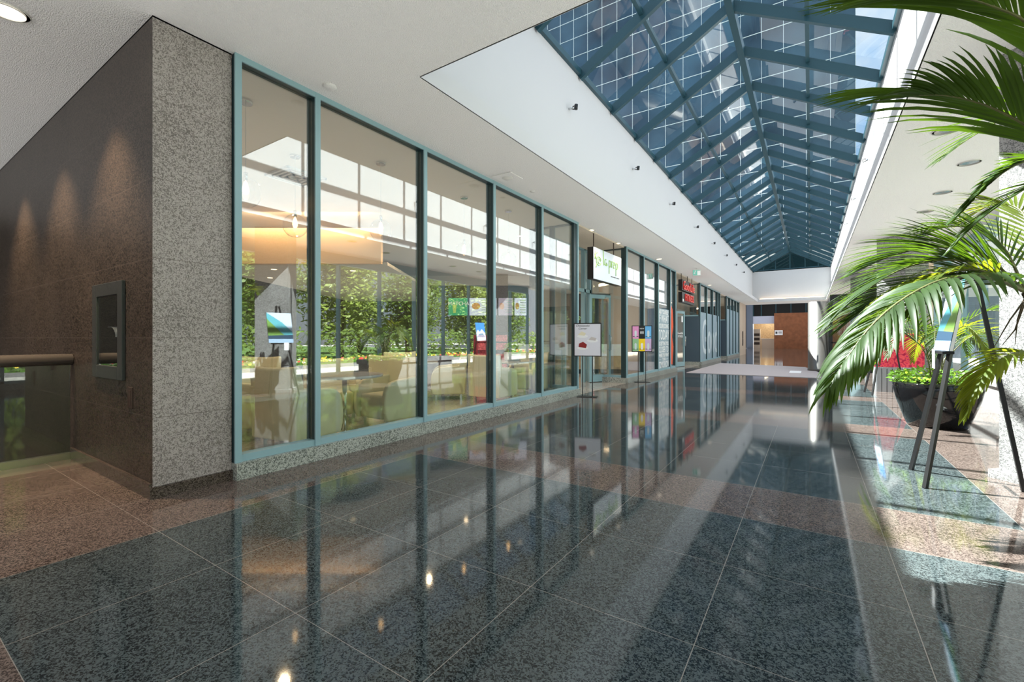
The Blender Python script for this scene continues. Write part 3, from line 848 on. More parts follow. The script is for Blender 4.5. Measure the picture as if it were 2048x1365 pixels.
# ------------------------------------------------------------------ hanging signs
lp = thing('hanging_sign', 'pale hanging cafe sign with lime green script and leaf emblem', 'sign', (XS - 0.05, 10.25, 2.88))
B(-0.09, 0.05, -0.88, 0.88, -0.36, 0.36).build('sign_box', 'black', lp)
B(0.05, 0.06, -0.875, 0.875, -0.355, 0.355).build('face_panel', 'signwhite', lp)
for yy in (-0.7, 0.55): MB().tube([(-0.02, yy, 0.36), (-0.02, yy, ZC - 2.88)], 0.014, 8).build('hanger_rod', 'espresso', lp)
def strokes(name, polys, m, parent, x, oy, oz, s, r):
    mb = MB()
    for p in polys: mb.tube([(x, oy + a * s, oz + b * s) for a, b in p], r, 6)
    return mb.build(name, m, parent, smooth=True)
def arc(cx, cy, rx, ry, a0, a1, n=9): return [(cx + rx * math.cos(R(a0 + (a1 - a0) * k / n)), cy + ry * math.sin(R(a0 + (a1 - a0) * k / n))) for k in range(n + 1)]
script = [
    [(0, 1.9), (0.12, 1.2), (0.1, 0.4), (0.25, 0.0), (0.5, 0.2)],
    arc(0.85, 0.42, 0.3, 0.4, 60, 360) + [(1.15, 0.0), (1.4, 0.2)],
    [(2.0, 0.85), (2.0, -0.9)], arc(2.32, 0.42, 0.32, 0.42, 180, -170),
    [(2.9, 0.85), (2.9, 0.0)], arc(3.15, 0.5, 0.25, 0.35, 170, 50),
    arc(3.75, 0.42, 0.3, 0.42, 0, 320) + [], [(3.46, 0.42), (4.05, 0.42)],
    [(4.45, 0.85), (4.45, -0.9)], arc(4.77, 0.42, 0.32, 0.42, 180, -170)]
strokes('script_letters', script, 'lime', lp, 0.066, -0.34, 0.02, 0.185, 0.010)
emb = [arc(0, 0, 0.14, 0.1, 20, 340), arc(0.02, 0.0, 0.07, 0.05, 0, 300), [(-0.13, 0.02), (-0.22, 0.12), (-0.2, 0.2)], [(-0.1, -0.06), (-0.16, -0.16)], arc(-0.06, 0.06, 0.16, 0.12, 90, 200)]
strokes('leaf_emblem', emb, 'lime', lp, 0.066, -0.60, 0.07, 1.0, 0.009)
for y0_, y1_ in ((0.16, 0.48), (0.53, 0.72)): B(0.06, 0.064, y0_, y1_, -0.205, -0.185).build('tagline_mark', 'text_dark', lp)

gf = thing('hanging_sign', 'red lit two row fitness club sign on dark boxes', 'sign', (-3.95, 18.4, 2.95))
m = MB(); m.box(-0.16, -0.02, -1.05, 1.02, 0.02, 0.42); m.box(-0.16, -0.02, -1.05, 1.02, -0.43, -0.04); m.build('backing_box', 'black', gf)
text('letters', 'GoodLife', 0.47, 'redglow', (-0.015, 0.02, 0.20), FACE_X, gf, 0.025, 'red', sx=1.0, space=1.08)
text('letters', 'FITNESS', 0.38, 'redglow', (-0.015, 0.1, -0.23), FACE_X, gf, 0.025, 'red', sx=1.0, space=1.12)
B(-0.02, 0.0, -1.0, -0.88, -0.4, -0.3).build('logo_mark', 'whiteletter', gf)
for yy in (-0.9, 0.1, 0.9): MB().tube([(-0.09, yy, 0.36), (-0.09, yy, ZC - 2.95)], 0.012, 8).build('hanger_rod', 'espresso', gf)

# window graphics on section two and three (film on the inside of the glass)
gx = XS - 0.045
wg = thing('window_poster', 'grey window film with stacked white slogan text', 'window graphic', (gx, 15.26, 0))
B(-0.006, 0, -0.70, 0.70, 0.22, 0.5).build('film_band', 'film', wg)
lines = [('ASK YOURSELF', 0.20, 2.05), ('IF WHAT', 0.36, 1.82), ("YOU'RE DOING", 0.21, 1.58), ('TODAY', 0.47, 1.28), ('IS GETTING YOU', 0.18, 1.0), ('CLOSER TO', 0.28, 0.80), ('WHERE YOU WANT', 0.165, 0.615), ('TO BE', 0.13, 0.48), ('TOMORROW', 0.30, 0.30)]
B(-0.006, 0, -0.70, 0.70, 0.5, 2.16).build('film_sheet', 'film', wg)
for s, h, z in lines:
    wd = {'ASK YOURSELF': 8.3, 'IF WHAT': 4.6, "YOU'RE DOING": 8.3, 'TODAY': 3.7, 'IS GETTING YOU': 9, 'CLOSER TO': 6.3, 'WHERE YOU WANT': 10.2, 'TO BE': 3.1, 'TOMORROW': 6.9}[s]
    sx = 0.98 / (wd * h * 0.70) if s != 'TO BE' else 1.0
    text('slogan_line', s, h, 'whiteletter', (0.003, 0.06, z), FACE_X, wg, 0.001, sx=sx, bold=0.006)
for sgn in (-1, 1): B(0.0, 0.004, sgn * 0.25, sgn * 0.6, 0.475, 0.487).build('rule_line', 'whiteletter', wg)
og = thing('window_graphic', 'tall orange red curved graphic on narrow window beside the slogan', 'window graphic', (gx, 16.36, 0))
m = MB(); m.prism([(-0.27, 0.3), (0.1, 0.25), (0.2, 0.9), (0.05, 1.25), (0.2, 1.6), (0.12, 2.2), (-0.1, 2.35), (-0.27, 2.2)], -0.006, 0.0, axis=0); m.build('vinyl_shape', 'orange', og)
m = MB(); m.prism([(-0.27, 1.1), (-0.1, 1.25), (-0.27, 1.38)], 0.0, 0.004, axis=0); m.build('white_wedge', 'whiteletter', og)
g3 = thing('window_poster', 'blue grey window film with giant pale letters on four panes', 'window graphic', (gx, 23.6, 0))
for p, q in zip(S3, S3[1:]): B(-0.006, 0, p - 23.6 + 0.03, q - 23.6 - 0.03, 0.2, 2.35).build('film_sheet', 'film', g3)
text('letters', 'Good', 2.3, 'film_letter', (0.003, 0.05, 1.15), FACE_X, g3, 0.001, sx=0.74, bold=0.01)
for i, (p, q) in enumerate(zip(S4, S4[1:])):
    pass
g4 = thing('window_poster', 'plain blue grey film covering the last storefront windows', 'window graphic', (gx, 31.0, 0))
for p, q in zip(S4, S4[1:]): B(-0.006, 0, p - 31 + 0.03, q - 31 - 0.03, 0.2, 2.9).build('film_sheet', 'film', g4)
struct(B(-8, -7.9, S2[0] + 2.5, 37, 0, ZC).build('wall_fitness_back', 'cream'))
struct(B(-12, RB, 16.5, 16.6, 0, ZC).build('wall_party', 'cream'))

# ------------------------------------------------------------------ floor standing signs
def sign_stand(label, x, y, rz, hw, z0, z1, tilt=0):
    t = thing('sign_stand', label, 'sign', (x, y, 0), rz, None)
    B(-0.2, 0.2, -0.13, 0.13, 0, 0.008).build('base_plate', 'black', t)
    for s in (-1, 1): B(s * 0.1 - 0.008, s * 0.1 + 0.008, -0.008, 0.008, 0.008, z0 + 0.02).build('post', 'black', t)
    m = MB(); f = 0.018
    m.box(-hw, hw, -0.012, 0.012, z0, z0 + f); m.box(-hw, hw, -0.012, 0.012, z1 - f, z1); m.box(-hw, -hw + f, -0.012, 0.012, z0 + f, z1 - f); m.box(hw - f, hw, -0.012, 0.012, z0 + f, z1 - f)
    m.build('frame', 'black', t)
    return t
s1 = sign_stand('black framed cheesecake poster on a thin stand beside the open cafe door', -3.78, 8.46, R(17), 0.28, 0.82, 1.50)
B(-0.265, 0.265, -0.006, 0.006, 0.835, 1.485).build('poster', 'lilac', s1)
text('heading', 'Cheesecake\nCorner', 0.058, 'text_dark', (-0.10, -0.008, 1.415), FACE_Y, s1, 0.0005, shear=0.3)
def ell(cx, cz, rx, rz, y, n=20): return [(cx + rx * math.cos(2 * PI * k / n), cz + rz * math.sin(2 * PI * k / n)) for k in range(n)]
for cx, cz in ((-0.1, 1.26), (0.1, 1.17), (-0.1, 1.02)):
    MB().prism(ell(cx, cz - 0.03, 0.11, 0.035, 0), -0.0075, -0.006, axis=1).build('plate_print', 'paper', s1)
MB().prism([(-0.19, 1.26), (-0.06, 1.24), (-0.03, 1.29), (-0.12, 1.33)], -0.009, -0.0075, axis=1).build('cake_print', plain('cream cake', (0.75, 0.68, 0.5), 0.6), s1)
MB().prism([(0.02, 1.16), (0.16, 1.14), (0.18, 1.19), (0.08, 1.22)], -0.009, -0.0075, axis=1).build('cake_print', plain('cookie cake', (0.55, 0.5, 0.48), 0.6), s1)
MB().prism([(-0.18, 1.01), (-0.03, 0.99), (-0.01, 1.06), (-0.09, 1.12), (-0.17, 1.08)], -0.009, -0.0075, axis=1).build('cake_print', plain('red cake', (0.25, 0.02, 0.02), 0.5), s1)
s2 = sign_stand('black framed poster of six coloured drink panels on a thin stand', -3.80, 12.05, R(30), 0.27, 0.82, 1.53)
cols = [('pink tile', (0.75, 0.30, 0.55)), ('black tile', (0.01, 0.01, 0.01)), ('blue tile', (0.14, 0.42, 0.75)), ('green tile', (0.30, 0.52, 0.28)), ('yellow tile', (0.90, 0.62, 0.02)), ('lilac tile', (0.60, 0.42, 0.66))]
for i, (nm, c) in enumerate(cols):
    cx = (i % 3 - 1) * 0.168; cz = 1.345 if i < 3 else 1.005
    B(cx - 0.083, cx + 0.083, -0.006, 0.006, cz - 0.168, cz + 0.168).build('colour_panel', plain(nm, c, 0.5), s2)
    if i == 1:
        text('heading', 'NEW', 0.05, 'whiteletter', (cx, -0.008, cz + 0.1), FACE_Y, s2, 0.0005)
        m = MB()
        for k in range(3): m.box(cx - 0.05, cx + 0.05, -0.008, -0.006, cz + 0.02 - 0.03 * k, cz + 0.032 - 0.03 * k)
        m.build('print_marks', 'whiteletter', s2)
    else:
        m = MB(); m.prism([(cx - 0.025, cz - 0.12), (cx + 0.025, cz - 0.12), (cx + 0.03, cz + 0.02), (cx + 0.012, cz + 0.05), (cx - 0.012, cz + 0.05), (cx - 0.03, cz + 0.02)], -0.009, -0.006, axis=1)
        m.build('drink_print', 'film_letter' if i != 4 else 'paper', s2)
        m = MB(); m.box(cx - 0.07, cx + 0.07, -0.008, -0.006, cz - 0.12, cz - 0.105); m.build('table_print', 'text_dark', s2)

# ------------------------------------------------------------------ easels
def easel(label, x, y, rz, picture):
    t = thing('easel', label, 'easel', (x, y, 0), rz, None)
    # local: picture faces -X, front feet at x=0, y=+-0.3; rear foot at x=0.61
    apex = Vector((0.30, 0, 1.86))
    for s in (-1, 1): MB().bar((0, 0.30 * s, 0), apex + Vector((0, 0.03 * s, 0)), 0.028, 0.028).build('leg', 'black', t)
    MB().bar((0.62, 0, 0), apex + Vector((0.03, 0, 0)), 0.026, 0.026).build('rear_leg', 'black', t)
    MB().bar((0.155, -0.2, 1.08), (0.155, 0.2, 1.08), 0.07, 0.022).build('tray', 'black', t)
    MB().bar((0.15, -0.15, 0.62), (0.15, 0.15, 0.62), 0.018, 0.018).build('cross_bar', 'black', t)
    return t
e1 = easel('black easel beside the granite column holding landscape painting', 0.757, 5.11, 0, 1)
def painting(name, label, loc, rz, w_, h_, layers, cat='painting', back='paper'):
    t = thing(name, label, cat, loc, rz)
    tilt = 0.165
    def P(y, z, o=0.0): return (tilt * z - o, y, z)
    def slab(pts, o0, o1, m, nm):
        mb = MB(); n = len(pts)
        vs = [P(a, b, o0) for a, b in pts] + [P(a, b, o1) for a, b in pts]
        mb.add(vs, [tuple(range(n)), tuple(range(n, 2 * n))[::-1]] + [(i, n + i, n + (i + 1) % n, (i + 1) % n) for i in range(n)])
        mb.build(nm, m, t)
    hw = w_ / 2
    slab([(-hw, 0), (hw, 0), (hw, h_), (-hw, h_)], -0.02, 0.0, back, 'canvas')
    for k, (m, pts) in enumerate(layers):
        slab([(a * hw, b * h_) for a, b in pts], 0.0, 0.0012 * (k + 1), m, 'paint_patch')
    return t
pc = lambda n, c: plain(n, c, 0.5)
sky_p, teal_p, green_p, navy_p, lake_p = pc('painted sky', (0.62, 0.72, 0.85)), pc('painted teal hill', (0.10, 0.38, 0.45)), pc('painted green hill', (0.16, 0.30, 0.06)), pc('painted dark shore', (0.02, 0.05, 0.09)), pc('painted lake', (0.30, 0.42, 0.58))
painting('landscape_painting', 'painting of teal and green hills over water on the black easel', (0.757 + 0.15, 5.11, 1.095), 0, 0.52, 0.62,
    [(sky_p, [(-1, 0.3), (1, 0.3), (1, 1), (-1, 1)]), (teal_p, [(-1, 0.25), (1, 0.25), (1, 0.36), (0.2, 0.68), (-1, 1.0)][:5]), (green_p, [(-1, 0.22), (0.3, 0.25), (-0.2, 0.45), (-1, 0.8)]), (navy_p, [(-1, 0.12), (1, 0.12), (1, 0.27), (-1, 0.24)]), (lake_p, [(-1, 0), (1, 0), (1, 0.13), (-1, 0.13)])])
tg = thing('price_tag', 'white paper tag hanging from the easel tray', 'tag', (0.757 + 0.115, 5.2, 0.94)); B(0, 0.002, -0.05, 0.05, 0, 0.16).build('card', 'paper', tg)
e2 = easel('black easel further along by the slatted planter holding mountain picture', 1.02, 12.25, R(8), 2)
painting('mountain_picture', 'blue sky and snowy mountain picture on the further easel', (1.02 + 0.15, 12.25, 1.095), R(8), 0.42, 0.62,
    [(pc('deep blue paint', (0.05, 0.22, 0.62)), [(-1, 0.4), (1, 0.4), (1, 1), (-1, 1)]), (pc('snow paint', (0.72, 0.78, 0.85)), [(-1, 0), (1, 0), (1, 0.4), (0.3, 0.66), (-0.2, 0.5), (-0.6, 0.62), (-1, 0.45)]), (pc('rock paint', (0.2, 0.27, 0.36)), [(-1, 0.2), (1, 0.2), (0.4, 0.42), (-0.4, 0.38)])])
# slatted box with red canvas
bx_ = thing('slatted_planter', 'grey vertical slatted planter box behind the further easel', 'planter', (1.62, 13.12, 0))
m = MB()
for k in range(9):
    m.box(-0.4 + k * 0.09, -0.4 + k * 0.09 + 0.078, -0.3, -0.28, 0.0, 0.55); m.box(-0.4 + k * 0.09, -0.4 + k * 0.09 + 0.078, 0.28, 0.3, 0.0, 0.55)
for k in range(6):
    m.box(-0.42, -0.4, -0.28 + k * 0.095, -0.28 + k * 0.095 + 0.083, 0, 0.55); m.box(0.4, 0.42, -0.28 + k * 0.095, -0.28 + k * 0.095 + 0.083, 0, 0.55)
m.build('side_slats', 'greyslat', bx_)
B(-0.4, 0.4, -0.28, 0.28, 0.0, 0.52).build('liner', 'black', bx_)
def redflor():
    m, t, out = new_mat('red flower print')
    c = N(t, 'ShaderNodeTexCoord'); v = N(t, 'ShaderNodeTexVoronoi', Scale=16.0)
    t.links.new(c.outputs['Object'], v.inputs['Vector'])
    o = ramp(t, v.outputs['Distance'], [(0.0, (0.10, 0.02, 0.35)), (0.22, (0.75, 0.02, 0.06)), (0.5, (0.9, 0.10, 0.12)), (0.75, (0.45, 0.0, 0.05))])
    p = N(t, 'ShaderNodeBsdfPrincipled'); t.links.new(o, p.inputs['Base Color']); t.links.new(p.outputs[0], out.inputs[0])
    return m
rc = thing('red_canvas', 'bright red flower patterned canvas standing on the slatted planter', 'painting', (1.6, 12.87, 0.55))
B(-0.42, 0.42, 0, 0.035, 0, 0.75).build('canvas', redflor(), rc)

# ------------------------------------------------------------------ palms
def bez(pts, n):
    P = [Vector(p) for p in pts]; out = []
    Q = [P[0] * 2 - P[1]] + P + [P[-1] * 2 - P[-2]]
    segs = len(P) - 1
    for i in range(n):
        x = i / (n - 1) * segs; k = min(int(x), segs - 1); t = x - k
        a, b, c, d = Q[k], Q[k + 1], Q[k + 2], Q[k + 3]
        out.append(0.5 * ((2 * b) + (c - a) * t + (2 * a - 5 * b + 4 * c - d) * t * t + (3 * b - a - 3 * c + d) * t ** 3))
    return out
def frond(parent, pts, n=30, length=0.45, width=0.03, ang=45, droop=0.5, mat='palm', start=0.12, stem=0.012, sides=(1, 1), origin=(0, 0, 0), up=(0, 0, 1), tipfrac=0.45, name='frond'):
    O = Vector(origin)
    curve = bez([Vector(p) - O for p in pts], 60)
    mb = MB()
    mb.tube(curve[::3] + [curve[-1]], [stem * (1 - 0.85 * i / 20) for i in range(21)], 7, 1)
    for i in range(n):
        f = start + (1 - start) * (i + 0.5) / n
        x = f * 59; k = min(int(x), 58)
        p = curve[k].lerp(curve[k + 1], x - k)
        d = (curve[min(k + 2, 59)] - curve[max(k - 2, 0)]).normalized()
        u = Vector(up); side = d.cross(u)
        if side.length < 0.1: side = d.cross(Vector((1, 0, 0)))
        side.normalize(); nrm = side.cross(d).normalized()
        for s, on in ((1, sides[0]), (-1, sides[1])):
            if not on: continue
            g = (f - start) / (1 - start)
            L = length * on * (0.55 + 0.45 * math.sin(PI * min(1, g * 0.85 + 0.18))) * (1 - (1 - tipfrac) * g ** 2) * random.uniform(0.9, 1.08)
            a = R(ang) * (1 - 0.62 * g) * random.uniform(0.9, 1.1)
            dirv = (d * math.cos(a) + side * s * math.sin(a) + nrm * 0.12).normalized()
            W = width * random.uniform(0.85, 1.15)
            q = p.copy(); segn = 6
            wv = dirv.cross(nrm).normalized()
            tw = random.uniform(-0.35, 0.35)
            wv = (wv * math.cos(tw) + nrm * math.sin(tw)).normalized()
            rows = []
            for j in range(segn + 1):
                t = j / segn
                prof = min(1, 0.35 + 3.2 * t) * (1 - t ** 2.2) ** 0.8 if t < 1 else 0.0
                hw = W * 0.5 * prof + 0.0006
                rows.append((q + wv * hw, q - nrm * hw * 0.35, q - wv * hw))
                dr = (dirv + Vector((0, 0, -1)) * droop * (t ** 1.3)).normalized()
                q = q + dr * (L / segn)
            vs = [v for r3 in rows for v in r3]
            fs = []
            for j in range(segn):
                o = j * 3
                fs += [(o, o + 1, o + 4, o + 3), (o + 1, o + 2, o + 5, o + 4)]
            mb.add(vs, fs, 0)
    return mb.build(name, [mat, 'palm_stem'], parent, smooth=True)

PO = (1.42, 4.0, 0)
palm = thing('potted_palm', 'large arching palm overhanging the sunlit floor in front of the granite column', 'plant', PO)
MB().lathe([(0.15, 0), (0.2, 0.02), (0.24, 0.3), (0.25, 0.42), (0.225, 0.42), (0.21, 0.36), (0.0, 0.36)], 0, 0, 36, cap=False).build('pot', 'blackgloss', palm, smooth=True)
MB().lathe([(0.001, 0.385), (0.22, 0.37)], 0, 0, 24, cap=False).build('soil', 'soil', palm)
cr1 = at(2052, 585, 2.8); cr2 = at(2190, 350, 1.90)
off = Vector(PO)
MB().tube([Vector((0.02, 0.02, 0.36)), (cr1 - off) * 0.5 + Vector((0.05, 0.0, 0.1)), cr1 - off], [0.035, 0.03, 0.022], 12).build('trunk', 'trunk', palm, smooth=True)
MB().tube([Vector((-0.02, -0.05, 0.36)), (cr2 - off) * 0.5 + Vector((0.1, 0.0, 0.1)), cr2 - off], [0.035, 0.03, 0.022], 12).build('trunk', 'trunk', palm, smooth=True)
def F(px, **kw): return frond(palm, [at(*p) for p in px], origin=PO, **kw)
# upper dark fronds
F([(2190, 350, 1.9), (2130, 140, 1.88), (2060, 50, 1.82), (1990, 14, 1.8), (1910, -8, 1.8), (1820, -10, 1.8)], n=26, length=0.84, width=0.024, ang=30, droop=0.50, stem=0.009, tipfrac=0.6)
F([(2190, 350, 1.9), (2110, 290, 1.92), (2048, 248, 1.93), (1970, 210, 1.95), (1890, 191, 1.97), (1820, 192, 1.98)], n=28, length=0.76, width=0.025, ang=34, droop=0.62, stem=0.009, tipfrac=0.65, sides=(1, 0.62))
F([(2190, 350, 1.92), (2110, 250, 2.35), (2030, 232, 2.42), (1950, 270, 2.45), (1880, 320, 2.45)], n=16, length=0.42, width=0.018, ang=30, droop=0.4, stem=0.007)
F([(2190, 350, 1.9), (2100, 315, 2.2), (2030, 330, 2.2), (1970, 375, 2.2), (1905, 440, 2.2)], n=30, length=0.20, width=0.034, ang=12, droop=0.25, stem=0.012)
F([(2190, 350, 1.92), (2090, 360, 2.3), (2030, 390, 2.32), (1960, 440, 2.35), (1900, 500, 2.38)], n=20, length=0.24, width=0.018, ang=14, droop=0.3, stem=0.008)
# main crown
F([(2052, 585, 2.8), (1985, 556, 2.7), (1900, 556, 2.62), (1820, 590, 2.55), (1750, 645, 2.5), (1695, 715, 2.46), (1655, 780, 2.44)], n=42, length=0.46, width=0.034, ang=58, droop=1.9, stem=0.012, start=0.06, tipfrac=0.7)
F([(2052, 585, 2.8), (1960, 552, 2.9), (1860, 560, 3.0), (1770, 595, 3.05), (1700, 640, 3.05)], n=40, length=0.58, width=0.016, ang=24, droop=0.4, stem=0.009, tipfrac=0.8)
F([(2052, 585, 2.8), (1975, 535, 2.85), (1890, 520, 2.9), (1800, 540, 2.95), (1720, 590, 3.0), (1650, 650, 3.0)], n=44, length=0.56, width=0.018, ang=30, droop=0.45, stem=0.010)
F([(2052, 585, 2.8), (1970, 515, 2.9), (1880, 495, 3.0), (1790, 510, 3.1), (1710, 545, 3.15)], n=40, length=0.58, width=0.018, ang=25, droop=0.45, stem=0.009)
F([(2052, 585, 2.8), (1960, 540, 2.75), (1870, 555, 2.75), (1790, 600, 2.75), (1730, 670, 2.74), (1690, 740, 2.74)], n=44, length=0.38, width=0.018, ang=32, droop=0.8, stem=0.010, mat='palm_yellow')
F([(2052, 585, 2.8), (1965, 552, 2.85), (1880, 575, 2.88), (1810, 625, 2.9), (1760, 690, 2.9), (1725, 750, 2.9)], n=40, length=0.34, width=0.02, ang=40, droop=0.9, stem=0.010)
F([(2052, 585, 2.8), (2010, 500, 2.9), (1960, 460, 3.0), (1890, 455, 3.1), (1830, 480, 3.2)], n=30, length=0.40, width=0.018, ang=44, droop=0.5, stem=0.009)
F([(2052, 585, 2.8), (2060, 480, 2.95), (2040, 420, 3.1), (1985, 410, 3.25), (1930, 440, 3.35)], n=28, length=0.40, width=0.018, ang=46, droop=0.5, stem=0.009, mat='palm_yellow')
# low yellow green frond
F([(2160, 800, 2.5), (2105, 735, 2.45), (2050, 706, 2.42), (2000, 720, 2.4), (1955, 768, 2.4), (1930, 830, 2.4)], n=30, length=0.30, width=0.022, ang=36, droop=1.2, stem=0.007, mat='palm_yellow', start=0.15)
for px in ([(2050, 600, 2.75), (2020, 640, 2.72), (1985, 700, 2.7)], [(2048, 610, 2.75), (2030, 660, 2.72), (2005, 690, 2.7)], [(2048, 600, 2.75), (2035, 640, 2.72), (2030, 690, 2.7)]):
    MB().tube([at(*p) - off for p in px], [0.006, 0.004, 0.0015], 6).build('old_flower_stalk', 'trunk', palm)

P2 = (1.42, 8.28, 0)
palm2 = thing('potted_palm', 'palm with bushy underplanting in wide round black pot', 'plant', P2)
MB().lathe([(0.28, 0.0), (0.31, 0.01), (0.36, 0.15), (0.43, 0.36), (0.46, 0.5), (0.465, 0.58), (0.45, 0.6), (0.43, 0.58), (0.42, 0.52), (0.0, 0.52)], 0, 0, 48, cap=False).build('pot', 'blackgloss', palm2, smooth=True)
MB().lathe([(0.001, 0.55), (0.42, 0.53)], 0, 0, 24, cap=False).build('soil', 'soil', palm2)
m = MB()
for k in range(520):
    a = random.uniform(0, 2 * PI); r = 0.46 * math.sqrt(random.random()); z = 0.58 + random.uniform(0, 0.2) * (1.15 - r)
    p = Vector((r * math.cos(a), r * math.sin(a), z)); d = Vector((math.cos(a) + random.gauss(0, 0.6), math.sin(a) + random.gauss(0, 0.6), random.uniform(-0.2, 0.9))).normalized()
    s = d.orthogonal().normalized() * 0.018; L = random.uniform(0.05, 0.1)
    m.add([p, p + d * L * 0.5 + s, p + d * L - Vector((0, 0, 0.01)), p + d * L * 0.5 - s], [(0, 1, 2, 3)])
m.build('underplanting_leaves', 'fern', palm2)
for k in range(11):
    a = 2 * PI * k / 11 + random.uniform(-0.2, 0.2); L = random.uniform(0.75, 1.05); h = random.uniform(0.35, 0.85)
    dx, dy = math.cos(a), math.sin(a)
    frond(palm2, [(0.04 * dx, 0.04 * dy, 0.55), (0.18 * L * dx, 0.18 * L * dy, 0.75 + h * 0.6), (0.5 * L * dx, 0.5 * L * dy, 0.95 + h * 0.75), (0.8 * L * dx, 0.8 * L * dy, 0.85 + h * 0.65), (1.0 * L * dx, 1.0 * L * dy, 0.62 + h * 0.5)],
          n=24, length=0.34, width=0.02, ang=48, droop=0.45, stem=0.008, start=0.3, mat='palm' if k % 3 else 'palm_yellow')

# ------------------------------------------------------------------ cafe
struct(B(-16, -15.8, 1.86, 37, 0, ZC).build('wall_cafe_west', 'espresso'))
struct(B(-16, -4.2, 1.86, 1.9, 0, ZC).build('wall_cafe_south', 'cream'))
def diag(name, d, u0, u1, z0, z1, th, m, struct_=True):
    a, b = at(u0, 676, d), at(u1, 676, d); n = Vector((-SY, CY, 0)) * th
    mb = MB(); mb.prism([(a.x, a.y), (b.x, b.y), (b.x + n.x, b.y + n.y), (a.x + n.x, a.y + n.y)], z0, z1)
    o = mb.build(name, m)
    return struct(o) if struct_ else o
diag('wall_cafe_fascia', 8.6, 440, 762, 2.62, 3.3, 0.12, 'peach')
diag('ceiling_cafe_drop', 8.7, 380, 775, 2.60, 2.66, 8.5, 'cafe_ceil')
diag('wall_cafe_back', 17.3, 420, 1225, 0, 2.9, 0.15, 'espresso')
diag('wall_cafe_back_upper', 17.25, 420, 1225, 2.9, ZC, 0.15, 'cream')
# counter
cn = thing('service_counter', 'long service counter with white front top and oak base inside the cafe', 'counter', tuple(at(1160, 676, 15.0).xy) + (0,), YAW)
B(-2.4, 1.5, 0, 0.7, 0.15, 0.6).build('counter_base', 'wood', cn); B(-2.44, 1.54, -0.04, 0.74, 0.6, 0.98).build('counter_band', 'counter', cn); B(-2.4, 1.5, 0.03, 0.7, 0, 0.15).build('plinth', 'black', cn)
dc = thing('display_fridge', 'glowing pastry display case with pink shelves beside the cafe counter', 'display case', tuple(at(985, 676, 11.6).xy) + (0,), YAW)
B(-0.42, 0.42, 0, 0.6, 0, 1.35).build('carcass', 'black', dc)
for z in (0.35, 0.62, 0.89, 1.1): B(-0.38, 0.38, -0.02, 0.02, z, z + 0.17).build('shelf_row', plain('pink packets', (0.7, 0.16, 0.17), 0.5, vary=0.6, scale=30), dc)
scr = [('green matcha drink menu screen', 896, 936, (0.06, 0.36, 0.17)), ('white cake menu screen with price lists', 938, 994, (0.72, 0.70, 0.82)), ('grey dish photograph menu screen', 996, 1027, (0.40, 0.32, 0.36)), ('pale lilac price list menu screen', 1028, 1054, (0.72, 0.70, 0.86))]
for nm, u0, u1, c in scr:
    d = 13.2
    pz = at((u0 + u1) / 2, 614, d); hw = (u1 - u0) / 2 * d / 900
    t = thing('menu_screen', nm + ' over the cafe counter', 'screen', pz, YAW, 'menu screens over the counter')
    B(-hw, hw, 0, 0.06, -0.27, 0.27).build('bezel', 'black', t)
    B(-hw + 0.015, hw - 0.015, -0.006, 0, -0.255, 0.255).build('display', emit(nm, c, 0.85), t)
    if u0 == 896:
        text('caption', 'MATCHA', 0.15, 'whiteletter', (0.02, -0.01, 0.09), FACE_Y, t, 0.001)
        m = MB(); m.prism([(-0.14, -0.18), (-0.06, -0.18), (-0.04, 0.06), (-0.16, 0.06)], -0.012, -0.008, axis=1); m.build('drink_print', 'lime', t)
    else:
        m = MB()
        for k in range(6): m.box(-hw * 0.1, hw * 0.8, -0.01, -0.006, 0.18 - 0.07 * k, 0.2 - 0.07 * k)
        m.build('print_marks', 'film', t)
        m = MB(); m.prism(ell(-hw * 0.5, 0.02, hw * 0.3, 0.1, 0), -0.012, -0.006, axis=1); m.build('food_print', plain('food', (0.5, 0.25, 0.12), 0.5), t)
struct(diag('wall_screen_band', 13.35, 860, 1080, 1.85, 2.75, 0.1, 'espresso'))
for u in (905, 960, 1020, 1060): spot(tuple(at(u, 676, 12.9).xy) + (2.9,), 14, (1, 0.7, 0.42), 70, 0.5, 0.03)
sg = strokes('script_letters', [[(a, b) for a, b in p] for p in script], 'lime', None, 0, 0, 0, 0.12, 0.012)
sg.location = tuple(at(1128, 640, 13.4)); sg.rotation_euler = (0, 0, YAW - PI / 2)
tag(sg, 'lime green script lettering on the dark wall inside the cafe', 'sign'); sg.name = 'wall_lettering'
# cafe downlights
for i, (u, v) in enumerate(((545, 458), (655, 472), (540, 556), (626, 540), (548, 500), (706, 542), (975, 560), (1040, 556))):
    z = ZC - 0.03 if v < 480 else 2.6
    d = (z - EYE) * 900 / (676 - v)
    p = at(u, v, d)
    if v >= 480: p = at(u, 676, max(d, 9.2)); p.z = 2.6 if u < 760 else ZC - 0.03
    t = thing('cafe_downlight', 'small warm recessed light in the cafe ceiling', 'ceiling light', (p.x, p.y, p.z), 0, 'cafe ceiling lights')
    MB().lathe([(0.001, -0.006), (0.05, -0.006), (0.06, 0)], 0, 0, 16, cap=False).build('lens', 'cafelamp', t)
for x, y, pw_ in ((-6.0, 3.4, 95), (-6.2, 6.4, 95), (-7.4, 9.0, 110), (-9.0, 5.0, 110), (-6.0, 14.0, 90), (-6.0, 19, 90), (-6.0, 24, 90), (-6.0, 31, 60)):
    spot((x, y, ZC - 0.1), pw_, (1, 0.70, 0.42), 140, 0.7, 0.05)
a_, b_ = at(470, 676, 8.4), at(740, 676, 8.4)
al = bpy.data.lights.new('lamp', 'AREA'); al.shape = 'RECTANGLE'; al.size = (b_ - a_).length; al.size_y = 0.12; al.energy = 22; al.color = (1, 0.72, 0.42)
